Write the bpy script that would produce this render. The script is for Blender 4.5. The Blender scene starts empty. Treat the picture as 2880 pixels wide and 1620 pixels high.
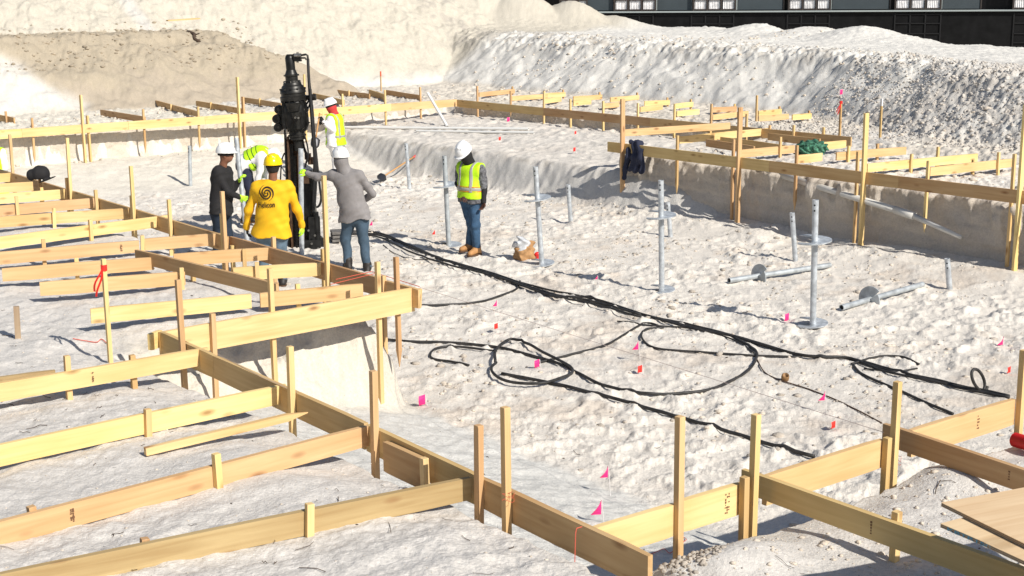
import bpy, bmesh, math, random
import numpy as np
from mathutils import Vector, Matrix
from mathutils.bvhtree import BVHTree
R = math.radians
random.seed(7)
scene = bpy.context.scene
col = scene.collection

# ------------------------------------------------------------------ camera, world, sun, exposure
FPX = 3950.0            # focal length in pixels of a 2880 wide picture
CAMZ = 4.0
PITCH, ROLL = R(12.05), R(-0.5)
fw = np.array([0, math.cos(PITCH), -math.sin(PITCH)])
rt0 = np.array([1.0, 0, 0]); up0 = np.cross(rt0, fw)
rt = rt0 * math.cos(ROLL) + up0 * math.sin(ROLL); up = np.cross(rt, fw)
cd = bpy.data.cameras.new('camera'); cam = bpy.data.objects.new('camera', cd); col.objects.link(cam)
cd.sensor_width = 36; cd.lens = 36 * FPX / 2880; cd.clip_end = 2000; cd.clip_start = 0.1
cam.matrix_world = Matrix(((rt[0], up[0], -fw[0], 0), (rt[1], up[1], -fw[1], 0), (rt[2], up[2], -fw[2], CAMZ), (0, 0, 0, 1)))
scene.camera = cam

SUN_AZ, SUN_EL = R(136.5), R(37.5)      # azimuth from +Y towards +X
world = bpy.data.worlds.new('World'); scene.world = world; world.use_nodes = True
wn = world.node_tree; wn.nodes.clear()
sky = wn.nodes.new('ShaderNodeTexSky'); sky.sky_type = 'NISHITA'; sky.sun_disc = False
sky.sun_elevation = SUN_EL; sky.sun_rotation = SUN_AZ
bg = wn.nodes.new('ShaderNodeBackground'); bg.inputs['Strength'].default_value = 0.075
wo = wn.nodes.new('ShaderNodeOutputWorld')
wn.links.new(sky.outputs[0], bg.inputs[0]); wn.links.new(bg.outputs[0], wo.inputs[0])
sd = bpy.data.lights.new('sun', 'SUN'); sun = bpy.data.objects.new('sun', sd); col.objects.link(sun)
sd.energy = 4.6; sd.angle = R(0.5); sd.color = (1.0, 0.955, 0.87)
sv = Vector((math.sin(SUN_AZ) * math.cos(SUN_EL), math.cos(SUN_AZ) * math.cos(SUN_EL), math.sin(SUN_EL)))
sun.rotation_euler = sv.to_track_quat('Z', 'Y').to_euler(); sun.location = (20, -20, 30)
scene.view_settings.view_transform = 'Standard'; scene.view_settings.look = 'None'
scene.view_settings.exposure = 0.23; scene.view_settings.gamma = 1.0
scene.view_settings.use_curve_mapping = False

# ------------------------------------------------------------------ picture <-> place
def P(px, py, z=0.0):
    d = fw * FPX + rt * (px - 1440) - up * (py - 810)
    t = (z - CAMZ) / d[2]
    return np.array([d[0] * t, d[1] * t, z])
def J(p):
    v = np.asarray(p, float) - [0, 0, CAMZ]; zc = v @ fw
    return 1440 + FPX * (v @ rt) / zc, 810 - FPX * (v @ up) / zc
def zat(x, y, py):
    lo, hi = -3.0, 8.0
    for _ in range(40):
        m = (lo + hi) / 2
        if J((x, y, m))[1] > py: lo = m
        else: hi = m
    return (lo + hi) / 2
AZA = R(52.3)
eA = np.array([math.sin(AZA), math.cos(AZA)]); eB = np.array([eA[1], -eA[0]])
def ab(x, y): return x * eA[0] + y * eA[1], x * eB[0] + y * eB[1]
def xy(a, b): return eA * a + eB * b

# ------------------------------------------------------------------ noise
def _hash(ix, iy, seed):
    h = (ix.astype(np.int64) * 374761393 + iy.astype(np.int64) * 668265263 + seed * 974711) & 0xffffffff
    h = ((h ^ (h >> 13)) * 1274126177) & 0xffffffff
    return (h ^ (h >> 16)) & 0xffffffff
def perlin(x, y, seed=0):
    x = np.asarray(x, float); y = np.asarray(y, float)
    xi = np.floor(x); yi = np.floor(y); xf = x - xi; yf = y - yi
    u = xf * xf * xf * (xf * (xf * 6 - 15) + 10); v = yf * yf * yf * (yf * (yf * 6 - 15) + 10)
    def g(dx, dy):
        th = _hash(xi + dx, yi + dy, seed) * (2 * math.pi / 4294967296.0)
        return np.cos(th) * (xf - dx) + np.sin(th) * (yf - dy)
    n0 = g(0, 0) * (1 - u) + g(1, 0) * u; n1 = g(0, 1) * (1 - u) + g(1, 1) * u
    return (n0 * (1 - v) + n1 * v) * 1.5
def fbm(x, y, o=4, seed=0, gain=0.5):
    s = 0; amp = 1; t = 0
    for i in range(o):
        s = s + amp * perlin(x, y, seed + i * 17); t += amp
        x = x * 2.03 + 11.3; y = y * 2.03 - 7.7; amp *= gain
    return s / t
def ridge(x, y, o=4, seed=0, gain=0.55):
    s = 0; amp = 1; t = 0
    for i in range(o):
        s = s + amp * (1 - 2.0 * np.abs(perlin(x, y, seed + i * 17))); t += amp
        x = x * 2.1 + 5.3; y = y * 2.1 - 3.7; amp *= gain
    return s / t
def worley(x, y, seed=0):
    xi = np.floor(x); yi = np.floor(y); best = np.full(np.shape(x), 9.0); cid = np.zeros(np.shape(x))
    for dx in (-1, 0, 1):
        for dy in (-1, 0, 1):
            h = _hash(xi + dx, yi + dy, seed)
            px_ = xi + dx + (h & 0xffff) / 65536.0; py_ = yi + dy + (h >> 16) / 65536.0
            d = (px_ - x) ** 2 + (py_ - y) ** 2
            m = d < best; best = np.where(m, d, best); cid = np.where(m, (h & 0xfff) / 4096.0, cid)
    return np.sqrt(best), cid
def prints(x, y, seed):
    """footprint dents: turned ellipses with a raised rim, one per cell"""
    xi = np.floor(x); yi = np.floor(y); out = np.zeros(np.shape(x))
    for dx in (-1, 0, 1):
        for dy in (-1, 0, 1):
            h = _hash(xi + dx, yi + dy, seed)
            cx = xi + dx + (h & 0xffff) / 65536.0; cy = yi + dy + (h >> 16) / 65536.0
            an = ((h >> 5) & 0x3ff) / 1024.0 * 6.283; k = 0.5 + ((h >> 9) & 0xff) / 256.0
            ux = (x - cx) * np.cos(an) + (y - cy) * np.sin(an); uy = -(x - cx) * np.sin(an) + (y - cy) * np.cos(an)
            r = np.sqrt((ux / 0.62) ** 2 + (uy / 0.3) ** 2)
            out += k * (-np.exp(-(r / 0.75) ** 4) + 0.75 * np.exp(-((r - 1.15) / 0.3) ** 2))
    return out
def sst(e0, e1, x):
    t = np.clip((x - e0) / (e1 - e0), 0, 1); return t * t * (3 - 2 * t)
def smax(a, b, k):
    h = np.clip(0.5 + 0.5 * (a - b) / k, 0, 1); return b * (1 - h) + a * h + k * h * (1 - h)
def smin(a, b, k):
    return -smax(-a, -b, k)
def quad(a, b, a0, a1, b0, b1):      # signed distance to a box in the building's own axes, negative inside
    dx = np.maximum(a0 - a, a - a1); dy = np.maximum(b0 - b, b - b1)
    return np.minimum(np.maximum(dx, dy), 0) + np.sqrt(np.maximum(dx, 0) ** 2 + np.maximum(dy, 0) ** 2)

# ------------------------------------------------------------------ the ground
def terrain(x, y):
    """height, and the masks that say what sand lies there"""
    x = np.asarray(x, float); y = np.asarray(y, float)
    a, b = ab(x, y)
    w1 = fbm(x * 0.8, y * 0.8, 3, 5); w2 = fbm(x * 4, y * 4, 3, 9); big = fbm(x * .25, y * .25, 3, 31)
    # trampled floor of the pit
    near = 1.0
    pr = prints(x * 1.7, y * 1.7, 3) * 0.026 + prints(x * 2.9 + 4, y * 2.9, 8) * 0.017
    rr = ridge(x * 4.5, y * 4.5, 3, 41); lum = fbm(x * 9, y * 9, 3, 45)
    zone = sst(-.15, .35, fbm(x * .33, y * .33, 2, 77) + .14)
    mid = fbm(x * 2.2, y * 2.2, 3, 46)
    pit = 0.035 * w1 + 0.030 * mid + pr * (.32 + .5 * zone) + (0.008 * rr + 0.022 * lum) * (0.25 + zone) + 0.010 * fbm(x * 26, y * 26, 2, 47) - (.006 + .012 * zone) * ridge(x * 6.5, y * 6.5, 3, 48)
    # left slab ground inside the forms
    dL = np.minimum(quad(a, b, -60, 7.0, -60, -11.25), quad(a, b, -60, 4.52, -30, 40))
    dL = dL + 0.05 * w2
    sl = 1.085 - 0.1 * sst(-7.5, -11, b) * sst(8.5, 4, a + 0 * b)
    sl = sl + 0.045 * fbm(a * .8, b * .8, 3, 12) + 0.022 * fbm(a * 2.2, b * 3, 3, 14) + 0.003 * ridge(a * 3, b * 8, 3, 15) + 0.012 * lum * (.3 + zone) + .012 * pr * 12 * zone
    sl = sl + 0.08 * np.exp(-(((a - 4.5) / .5) ** 2 + ((b + 4.3) / .5) ** 2)) - 0.06 * sst(-.7, -.05, dL)
    notch = sst(-10.3, -11.2, b) * sst(4.3, 4.8, a) * sst(7.6, 6.9, a)
    lmx = 0.14 + .34 * notch; lm = sst(1, -.5, (dL + notch * (.06 * ridge(a * 1.7, b * 1.2, 3, 171) + .05 * perlin(a * 6, b * 5, 172) + .09 * fbm(a * 3, b * 9, 3, 173))) / lmx)
    # compacted ramp between the form and the pit
    ramp = 0.58 * np.clip((7.35 - a) / 2.6, 0, 1) ** 1.1 * sst(-12.1, -11.0, b)
    ramp_soft = 0.032 * fbm(x * 2.2, y * 3.0, 3, 55) + 0.014 * fbm(x * 7, y * 7, 2, 57)
    mr = sst(7.35, 7.1, a + .12 * w2) * sst(-12.2, -11.6, b) * sst(.5, .0, b + 5.2)
    floor = pit * (1 - mr) + (ramp + ramp_soft + pit * 0.1) * mr
    # talus under the notch bank
    floor = floor + 0.12 * sst(-10.75, -11.25, b) * sst(7.3, 6.9, a) * sst(4.4, 4.8, a)
    # bench with the pipes
    dBn = quad(a, b, 17.25, 60, -60, 60)
    bz = 0.66 + 0.16 * sst(18.0, 20.8, a) + 0.025 * w1 + 0.016 * lum + pr * .55
    bm = sst(0.42, -0.32, dBn + .1 * w1) * sst(-15.6, -19.4, b + .4 * w1)
    face = bm * (1 - bm) * 4
    floor = smax(floor * (1 - bm) + bz * bm, floor, .02) + face * (0.006 * ridge(b * 5 + a * 1.3, a * 1.2, 3, 88) + .02 * w2) * bm
    # talus below the far left bank
    tal = 0.40 * sst(-26.4 + .5 * w1, -29.5, b) * sst(19.5, 17.0, a)
    tal = tal + tal * (.10 * ridge(x * 2, y * 2, 3, 61) * sst(12, 15, a) + 0.05 * w1 + .10 * fbm(x * 2.5, y * 2.5, 4, 63) + .02 * lum)
    floor = np.maximum(floor, floor * .3 + tal)
    # right slab and its cut bank
    fl = 0.05 * perlin(b * .8, a * .4, 71) + 0.035 * fbm(b * 2.5, a * 3.5, 3, 72)
    dR = quad(a, b, 17.55, 21.5, -19.2, 60) + fl * .9
    up_lump = 0.07 * fbm(x * 1.3, y * 1.3, 3, 21) + 0.05 * ridge(x * 3, y * 3, 3, 22) + 0.03 * lum
    rz = 0.98 + up_lump - .25 * sst(.1, .8, w1) * sst(-15.3, -14, b) * sst(18.6, 17.6, a)
    rm = sst(0.045, -0.045, dR) * .80 + .12 * sst(.35, 0, dR) + .08 * sst(0, -.3, dR)
    floor = floor * (1 - rm) + rz * rm
    pile = .16 * sst(.95, .0, np.abs(a - 17.0)) * (0.5 + .5 * perlin(b * .9, 4.4, 74)) * sst(-20, -18.5, b)
    floor = floor + pile * (1 - rm)
    # upper grade behind the far rails
    fl2 = 0.07 * perlin(a * 2.2, 1.7, 81) + 0.05 * perlin(a * 7.5, 4.1 + b * .15, 82) + .012 * perlin(a * 19, 2.2, 83)
    dU = np.minimum(b + 29.80 + .047 * (a - 9.3) + fl2, quad(a, b, 21.35, 90, -90, 60) + fl * .6)
    uz = 1.02 + up_lump * 1.3 + .03 * big
    um = sst(0.10, -0.08, dU)
    floor = floor * (1 - um) + uz * um
    # near right slab
    dN = quad(a, b, 4.75, 60, -5.15, 60) + 0.04 * w2
    nz = 1.0 + 0.05 * w1 + 0.02 * pr * 8 + 0.018 * fbm(x * 3, y * 3, 4, 25) + .09 * np.exp(-(((a - 5.25) / .33) ** 2 + ((b + 4.85) / .25) ** 2)) \
        + .10 * np.exp(-(((a - 7.2) / .35) ** 2 + ((b + 4.9) / .3) ** 2)) + .10 * np.exp(-(((a - 8.9) / .4) ** 2 + ((b + 4.9) / .35) ** 2)) - .05 * sst(-.5, -.05, dN)
    nm = sst(0.10, -0.10, dN)
    floor = floor * (1 - nm) + nz * nm
    z = floor * (1 - lm) + sl * lm
    # ---- the berm round the dig
    q = a + 0.35 * b
    at = np.interp(b, [-40, -23, -17, -13, 0], [25.7, 25.7, 23.3, 22.3, 22.0])
    D1 = (a - at) + .35 * w1; D2 = (-b - 36.8) + .35 * w1
    st = ridge((b - .25 * a) * 3.3, a * .3, 4, 101); st2 = ridge((a + .3 * b) * 2.4, b * .5, 4, 102)
    t1 = np.interp(b, [-45, -35, -28, -21, -15, 0], [1.55, 1.45, 1.36, 1.26, 1.15, 1.1]) + .1 * fbm(b * .4, 3, 2, 111)
    top1 = t1 + np.interp(b, [-45, -36, -30, -22], [.004, .004, -.004, -.012]) * np.maximum(D1 - t1 / .62, 0)
    top1 = top1 - .4 * np.maximum(D1 - 10.6, 0)
    H1 = np.maximum(smin(.62 * D1, top1, .28), -.1)
    top2 = 2.9 + .13 * np.maximum(D2 - 4.6, 0)
    H2 = smin(.62 * D2, top2, .35) * sst(38, 31, a)
    c0 = np.interp(a - b, [52, 57, 60.5, 64, 69, 72, 78], [0, 0, .12, .0, .0, 0, 0])
    rough = sst(.5, .85, H1 / 1.5) * sst(4.6, 3.0, D1)
    rub = sst(25.6, 24.4, a - .42 * (b + 17) * 0 + .6 * w1 - .5 * sst(-19, -12, b) * 9) * sst(-21.5, -18.6, b)
    n1 = ((.016 + .05 * rough) * st + .014 * ridge((b - .25 * a) * 11, a * .8, 2, 104)) * sst(0, .4, H1) * sst(5.5, 3.0, D1) + rough * (.12 * ridge(x * 2.2, y * 2.2, 4, 120) + .05 * lum) + .03 * w2
    n1 = n1 + sst(3, 5, D1) * (.06 * fbm(x * .8, y * .8, 3, 131) + .02 * lum)
    n2 = (.045 * st2 + .016 * ridge((a + .3 * b) * 9, b * .7, 2, 134)) * sst(0, .6, H2) + .03 * w2 + .015 * lum + sst(.8, 1.6, H2) * .09 * ridge(x * 1.8, y * 1.8, 3, 121)
    B1 = 1.02 + H1 + n1; B2 = 1.02 + H2 + n2
    rubz = rub * (.055 * ridge(x * 3.2, y * 3.2, 4, 122) + .075 * fbm(x * 8, y * 8, 3, 123))
    # mounds on the crest, in front of the building
    cre = 0
    for (mx, my, mh, mr_) in ((8.44, 48, .30, 1.1), (9.8, 46, .32, 1.3), (10.9, 44.2, .42, 1.5), (7.0, 50.5, .1, 1.6), (2.2, 52, 1.0, 1.5), (3.7, 52, .5, 1.3), (.3, 52, 1.35, 1.8), (-1.2, 52, 1.2, 1.9)):
        cre = np.maximum(cre, mh * np.exp(-(((x - mx) / mr_) ** 2 + ((y - my) / (mr_ * 1.1)) ** 2)))
    Bz = np.maximum(B1 + cre, np.where(D2 > 0, B2, -9))
    Bz = np.where(D1 > 0, Bz, np.where(D2 > 0, B2, -9)) + 0.0
    # tan heap in front of the left berm
    DT = -b - 34.6 + .45 * w1 + .25 * perlin(a * .35, 2.2, 140)
    cut = 21.4 - .55 * np.maximum(-b - 36, 0) + .3 * w1
    hT = smin(.52 * DT, 1.78 - .02 * np.maximum(DT - 3, 0), .1)
    hT = smin(hT, (cut - a) * 1.1, .15)
    tn = (.10 * ridge(x * 1.1, y * 1.1, 4, 141) + .05 * ridge(x * 3.3, y * 2.0, 3, 144)) * sst(.5, 1.2, hT) + .03 * fbm(x * 4, y * 4, 3, 143) + .02 * lum + .02 * st2
    TZ = 1.02 + hT + tn
    tz_on = (hT > 0)
    z0 = z
    z = np.where(Bz > z, Bz, z); z = np.where(tz_on & (TZ > z), TZ, z)
    tan_m = sst(-.04, .06, hT) * (TZ >= z - .05)
    tan_m = tan_m * (1 - sst(13.8, 13.0, a + (z - 1.1) * .9 + .4 * w1) * .85)
    z = z + rubz * sst(-.1, .35, D1 + .2)
    hill = sst(-.02, .15, z - z0)
    # beyond everything the land goes down again and stays level
    far = sst(75, 110, np.sqrt(x * x + y * y)); z = z * (1 - far) + 1.0 * far
    return z, dict(lm=lm, nm=nm, mr=mr * (1 - lm), tan=tan_m, hill=hill, rub=rub * hill, um=um * (1 - hill), rm=rm, bank=np.clip(4 * rm * (1 - rm), 0, 1), bm=bm, zone=zone, w1=w1, w2=w2, rough=rough, H2=H2)
_cache = {}
def gz(x, y): return float(terrain(np.array([x]), np.array([y]))[0][0])
def G(px, py, z=None):
    z = 0.3 if z is None else z
    for _ in range(14):
        p = P(px, py, z); z = z * .35 + .65 * gz(p[0], p[1])
    return P(px, py, z)

# ------------------------------------------------------------------ object helpers
def tag(o, label=None, cat=None, group=None, kind=None):
    if label: o['label'] = label
    if cat: o['category'] = cat
    if group: o['group'] = group
    if kind: o['kind'] = kind
    return o
def mobj(name, verts, faces, mat=None, parent=None, smooth=False, loc=None):
    me = bpy.data.meshes.new(name); me.from_pydata([tuple(map(float, v)) for v in verts], [], faces); me.update()
    if smooth: me.polygons.foreach_set('use_smooth', [True] * len(me.polygons))
    if mat: me.materials.append(mat)
    o = bpy.data.objects.new(name, me); col.objects.link(o)
    if loc is not None: o.location = loc
    if parent is not None: o.parent = parent
    return o
def empty(name, loc=(0, 0, 0), rz=0, **kw):
    o = bpy.data.objects.new(name, None); col.objects.link(o); o.location = loc; o.rotation_euler = (0, 0, rz)
    o.empty_display_size = .1
    tag(o, **kw); return o
class MB:
    def __init__(s): s.v = []; s.f = []
    def add(s, v, f):
        n = len(s.v); s.v += [tuple(map(float, q)) for q in v]; s.f += [tuple(i + n for i in g) for g in f]; return s
    def box(s, c, d, M=None):
        x, y, z = d[0] / 2, d[1] / 2, d[2] / 2
        v = [Vector((sx * x, sy * y, sz * z)) for sx in (-1, 1) for sy in (-1, 1) for sz in (-1, 1)]
        v = [(M @ q if M else q) + Vector(c) for q in v]
        return s.add(v, [(0, 1, 3, 2), (4, 6, 7, 5), (0, 4, 5, 1), (2, 3, 7, 6), (0, 2, 6, 4), (1, 5, 7, 3)])
    def tube(s, pts, r, n=8, cap=True):
        pts = [Vector(p) for p in pts]; rs = r if isinstance(r, (list, tuple)) else [r] * len(pts)
        ref = Vector((0, 0, 1)); rings = []
        t0 = (pts[1] - pts[0]).normalized()
        u = t0.cross(ref);  u = t0.cross(Vector((1, 0, 0))) if u.length < .1 else u
        u.normalize()
        for i, p in enumerate(pts):
            t = (pts[min(i + 1, len(pts) - 1)] - pts[max(i - 1, 0)]).normalized()
            u = (u - t * u.dot(t)).normalized(); w = t.cross(u)
            rings.append([p + (u * math.cos(2 * math.pi * k / n) + w * math.sin(2 * math.pi * k / n)) * rs[i] for k in range(n)])
        v = [q for g in rings for q in g]; f = []
        for i in range(len(pts) - 1):
            for k in range(n):
                f.append((i * n + k, i * n + (k + 1) % n, (i + 1) * n + (k + 1) % n, (i + 1) * n + k))
        if cap: f.append(tuple(range(n))[::-1]); f.append(tuple((len(pts) - 1) * n + k for k in range(n)))
        return s.add(v, f)
    def lathe(s, prof, n=16, M=None):        # prof: (radius, z)
        v = []; f = []
        for r, z in prof:
            for k in range(n): v.append(Vector((r * math.cos(2 * math.pi * k / n), r * math.sin(2 * math.pi * k / n), z)))
        if M: v = [M @ q for q in v]
        for i in range(len(prof) - 1):
            for k in range(n): f.append((i * n + k, i * n + (k + 1) % n, (i + 1) * n + (k + 1) % n, (i + 1) * n + k))
        f.append(tuple(range(n))[::-1]); f.append(tuple((len(prof) - 1) * n + k for k in range(n)))
        return s.add(v, f)
    def build(s, name, mat, parent=None, smooth=False, loc=None):
        return mobj(name, s.v, s.f, mat, parent, smooth, loc)

# ------------------------------------------------------------------ materials
def mat(name, colr=(.5, .5, .5), rough=.6, metal=0.0, noise=0.0, nscale=20, bump=0.0, bscale=60, spec=.5, emit=None):
    m = bpy.data.materials.new(name); m.use_nodes = True; t = m.node_tree; N = t.nodes; L = t.links
    bs = N['Principled BSDF']; bs.inputs['Roughness'].default_value = rough; bs.inputs['Metallic'].default_value = metal
    bs.inputs['Specular IOR Level'].default_value = spec
    bs.inputs['Base Color'].default_value = (*colr, 1)
    tc = N.new('ShaderNodeTexCoord')
    if noise:
        nz = N.new('ShaderNodeTexNoise'); nz.inputs['Scale'].default_value = nscale; nz.inputs['Detail'].default_value = 5
        L.new(tc.outputs['Object'], nz.inputs['Vector'])
        mx = N.new('ShaderNodeMix'); mx.data_type = 'RGBA'
        mx.inputs['A'].default_value = (*[max(0, c * (1 - noise)) for c in colr], 1); mx.inputs['B'].default_value = (*[min(1, c * (1 + noise)) for c in colr], 1)
        rmp = N.new('ShaderNodeMapRange'); rmp.inputs[1].default_value = .3; rmp.inputs[2].default_value = .7
        L.new(nz.outputs['Fac'], rmp.inputs[0]); L.new(rmp.outputs[0], mx.inputs['Factor']); L.new(mx.outputs['Result'], bs.inputs['Base Color'])
    if bump:
        n2 = N.new('ShaderNodeTexNoise'); n2.inputs['Scale'].default_value = bscale; n2.inputs['Detail'].default_value = 4
        L.new(tc.outputs['Object'], n2.inputs['Vector'])
        b = N.new('ShaderNodeBump'); b.inputs['Strength'].default_value = bump; b.inputs['Distance'].default_value = .02
        L.new(n2.outputs['Fac'], b.inputs['Height']); L.new(b.outputs[0], bs.inputs['Normal'])
    return m
def wood_mat(name, c1, c2, knot=(.26, .13, .05), rnd=.12):
    """grain along the object's X axis, knots, and a shade of its own for each piece"""
    m = bpy.data.materials.new(name); m.use_nodes = True; t = m.node_tree; N = t.nodes; L = t.links
    bs = N['Principled BSDF']; bs.inputs['Roughness'].default_value = .75; bs.inputs['Specular IOR Level'].default_value = .2
    tc = N.new('ShaderNodeTexCoord'); oi = N.new('ShaderNodeObjectInfo')
    off = N.new('ShaderNodeVectorMath'); off.operation = 'MULTIPLY_ADD'
    cb = N.new('ShaderNodeCombineXYZ')
    for k in range(3): L.new(oi.outputs['Random'], cb.inputs[k])
    off.inputs[1].default_value = (37, 11, 23); L.new(cb.outputs[0], off.inputs[0]); L.new(tc.outputs['Object'], off.inputs[2])
    mp = N.new('ShaderNodeMapping'); mp.inputs['Scale'].default_value = (1.3, 26, 26); L.new(off.outputs[0], mp.inputs[0])
    nz = N.new('ShaderNodeTexNoise'); nz.inputs['Scale'].default_value = 1.0; nz.inputs['Detail'].default_value = 4; nz.inputs['Distortion'].default_value = .6
    L.new(mp.outputs[0], nz.inputs['Vector'])
    mp2 = N.new('ShaderNodeMapping'); mp2.inputs['Scale'].default_value = (1.2, 4, 4); L.new(off.outputs[0], mp2.inputs[0])
    n3 = N.new('ShaderNodeTexNoise'); n3.inputs['Scale'].default_value = 1.0; n3.inputs['Detail'].default_value = 2; L.new(mp2.outputs[0], n3.inputs['Vector'])
    add = N.new('ShaderNodeMath'); add.operation = 'MULTIPLY_ADD'; add.inputs[1].default_value = .5; L.new(nz.outputs['Fac'], add.inputs[0]); 
    hm = N.new('ShaderNodeMath'); hm.operation = 'MULTIPLY'; hm.inputs[1].default_value = .5; L.new(n3.outputs['Fac'], hm.inputs[0]); L.new(hm.outputs[0], add.inputs[2])
    mr = N.new('ShaderNodeMapRange'); mr.inputs[1].default_value = .36; mr.inputs[2].default_value = .64; L.new(add.outputs[0], mr.inputs[0])
    mx = N.new('ShaderNodeMix'); mx.data_type = 'RGBA'; mx.inputs['A'].default_value = (*c2, 1); mx.inputs['B'].default_value = (*c1, 1); L.new(mr.outputs[0], mx.inputs['Factor'])
    vo = N.new('ShaderNodeTexVoronoi'); vo.inputs['Scale'].default_value = 1.0
    mp3 = N.new('ShaderNodeMapping'); mp3.inputs['Scale'].default_value = (2.6, 7, 7); L.new(off.outputs[0], mp3.inputs[0]); L.new(mp3.outputs[0], vo.inputs['Vector'])
    kr = N.new('ShaderNodeMapRange'); kr.inputs[1].default_value = .21; kr.inputs[2].default_value = .05; kr.inputs[3].default_value = 0; kr.inputs[4].default_value = .8; L.new(vo.outputs['Distance'], kr.inputs[0])
    mk = N.new('ShaderNodeMix'); mk.data_type = 'RGBA'; mk.inputs['B'].default_value = (*knot, 1); L.new(mx.outputs['Result'], mk.inputs['A']); L.new(kr.outputs[0], mk.inputs['Factor'])
    hs = N.new('ShaderNodeHueSaturation'); L.new(mk.outputs['Result'], hs.inputs['Color'])
    v = N.new('ShaderNodeMapRange'); v.inputs[3].default_value = 1 - rnd; v.inputs[4].default_value = 1 + rnd; L.new(oi.outputs['Random'], v.inputs[0]); L.new(v.outputs[0], hs.inputs['Value'])
    v2 = N.new('ShaderNodeMapRange'); v2.inputs[3].default_value = .485; v2.inputs[4].default_value = .51; L.new(oi.outputs['Random'], v2.inputs[0]); L.new(v2.outputs[0], hs.inputs['Hue'])
    L.new(hs.outputs[0], bs.inputs['Base Color'])
    b = N.new('ShaderNodeBump'); b.inputs['Strength'].default_value = .35; b.inputs['Distance'].default_value = .004; L.new(nz.outputs['Fac'], b.inputs['Height']); L.new(b.outputs[0], bs.inputs['Normal'])
    return m
# ------------------------------------------------------------------ ground sheet
def rows():
    out = [1.5, 2.2, 3.0, 3.8, 4.6]; d = 5.3
    while d < 62:
        out.append(d)
        k = 3.1 if d < 15 else 2.3
        dd = k * d * d / (FPX * (3.0 if d < 9 else 3.6))
        if 15 < d < 34: dd = min(dd, .05)
        if 34 <= d < 38: dd = min(dd, .07)
        if 38 <= d < 50: dd = min(dd, .055)
        if d >= 50: dd = .25
        d += dd
    while d < 900: out.append(d); d *= 1.12
    return np.array(out)
def cols():
    inner = np.arange(-.43, .4301, .86 / 940)  # second set of floor clods, larger and in a darker grey
    e = .43 + np.cumsum(np.linspace(.003, .12, 40))
    return np.concatenate([-e[::-1], inner, e])
RW, CL = rows(), cols()
YY, UU = np.meshgrid(RW, CL, indexing='ij'); XX = YY * UU
jit = 0
ZZ, MK = terrain(XX.ravel(), YY.ravel())
nr, nc = len(RW), len(CL)
V = np.stack([XX.ravel(), YY.ravel(), ZZ], 1).astype(np.float32)
idx = np.arange(nr * nc).reshape(nr, nc)
Q = np.stack([idx[:-1, :-1], idx[:-1, 1:], idx[1:, 1:], idx[1:, :-1]], -1).reshape(-1, 4).astype(np.int32)
me = bpy.data.meshes.new('ground'); me.vertices.add(len(V)); me.vertices.foreach_set('co', V.ravel())
me.loops.add(Q.size); me.loops.foreach_set('vertex_index', Q.ravel()); me.polygons.add(len(Q))
me.polygons.foreach_set('loop_start', np.arange(0, Q.size, 4, dtype=np.int32)); me.polygons.foreach_set('use_smooth', np.ones(len(Q), bool))
me.update()
print('ground quads', len(Q))
_Z = ZZ.reshape(nr, nc)
def gzv(x, y):
    x = np.asarray(x, float); y = np.asarray(y, float); u = x / y
    i = np.clip(np.searchsorted(RW, y) - 1, 0, nr - 2); j = np.clip(np.searchsorted(CL, u) - 1, 0, nc - 2)
    s = np.clip((y - RW[i]) / (RW[i + 1] - RW[i]), 0, 1); t = np.clip((u - CL[j]) / (CL[j + 1] - CL[j]), 0, 1)
    return (_Z[i, j] * (1 - s) + _Z[i + 1, j] * s) * (1 - t) + (_Z[i, j + 1] * (1 - s) + _Z[i + 1, j + 1] * s) * t
def gz(x, y): return float(gzv(x, y))
x_, y_ = V[:, 0].astype(float), V[:, 1].astype(float)
def lerp(c, d, t): return c * (1 - t[:, None]) + np.array(d) * t[:, None]
C = np.tile(np.array([.70, .65, .585]), (len(V), 1))
n1 = fbm(x_ * .5, y_ * .5, 4, 201); n2 = fbm(x_ * 3, y_ * 3, 4, 203); n3 = fbm(x_ * 14, y_ * 14, 2, 205)
C = lerp(C, (.57, .49, .41), sst(.08, .5, n1 + .6 * n2) * .7)
C = lerp(C, (.62, .575, .52), MK['bm'] * .7)
C = lerp(C, (.625, .59, .55), np.maximum(MK['lm'], MK['nm']))
C = lerp(C, (.615, .605, .575), np.clip(MK['mr'], 0, 1) * .9)
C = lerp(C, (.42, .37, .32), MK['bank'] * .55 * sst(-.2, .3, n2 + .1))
C = lerp(C, (.68, .655, .61), MK['hill'])
C = lerp(C, (.55, .505, .425), MK['hill'] * sst(0, .5, MK['H2']))
C = lerp(C, (.58, .52, .43), np.clip(MK['um'], 0, 1) * .5)
ab_ = ab(x_, y_); C = lerp(C, (.67, .625, .54), sst(-26, -27.5, ab_[1]) * sst(19, 16, ab_[0]) * (1 - MK['hill']) * .8)
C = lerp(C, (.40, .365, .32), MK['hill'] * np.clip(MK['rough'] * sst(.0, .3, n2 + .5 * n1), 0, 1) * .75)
C = lerp(C, (.60, .53, .43), MK['tan'] * sst(.12, .3, n2 - .3 * n1) * sst(2.3, 1.9, V[:, 2]) * .8)
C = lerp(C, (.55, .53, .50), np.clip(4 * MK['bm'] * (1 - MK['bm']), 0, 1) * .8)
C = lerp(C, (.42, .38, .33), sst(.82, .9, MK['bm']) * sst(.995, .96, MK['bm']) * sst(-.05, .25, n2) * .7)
C = lerp(C, (.53, .485, .435), MK['rub'] * sst(-.5, .3, n2) * .8)
C = lerp(C, (.43, .365, .285), MK['tan'])
C = lerp(C, (.41, .35, .265), MK['tan'] * sst(.0, .4, .25 + n1 * .5 + n2 * .45 + (V[:, 2] - 1.85) * .8) * .95)
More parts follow.
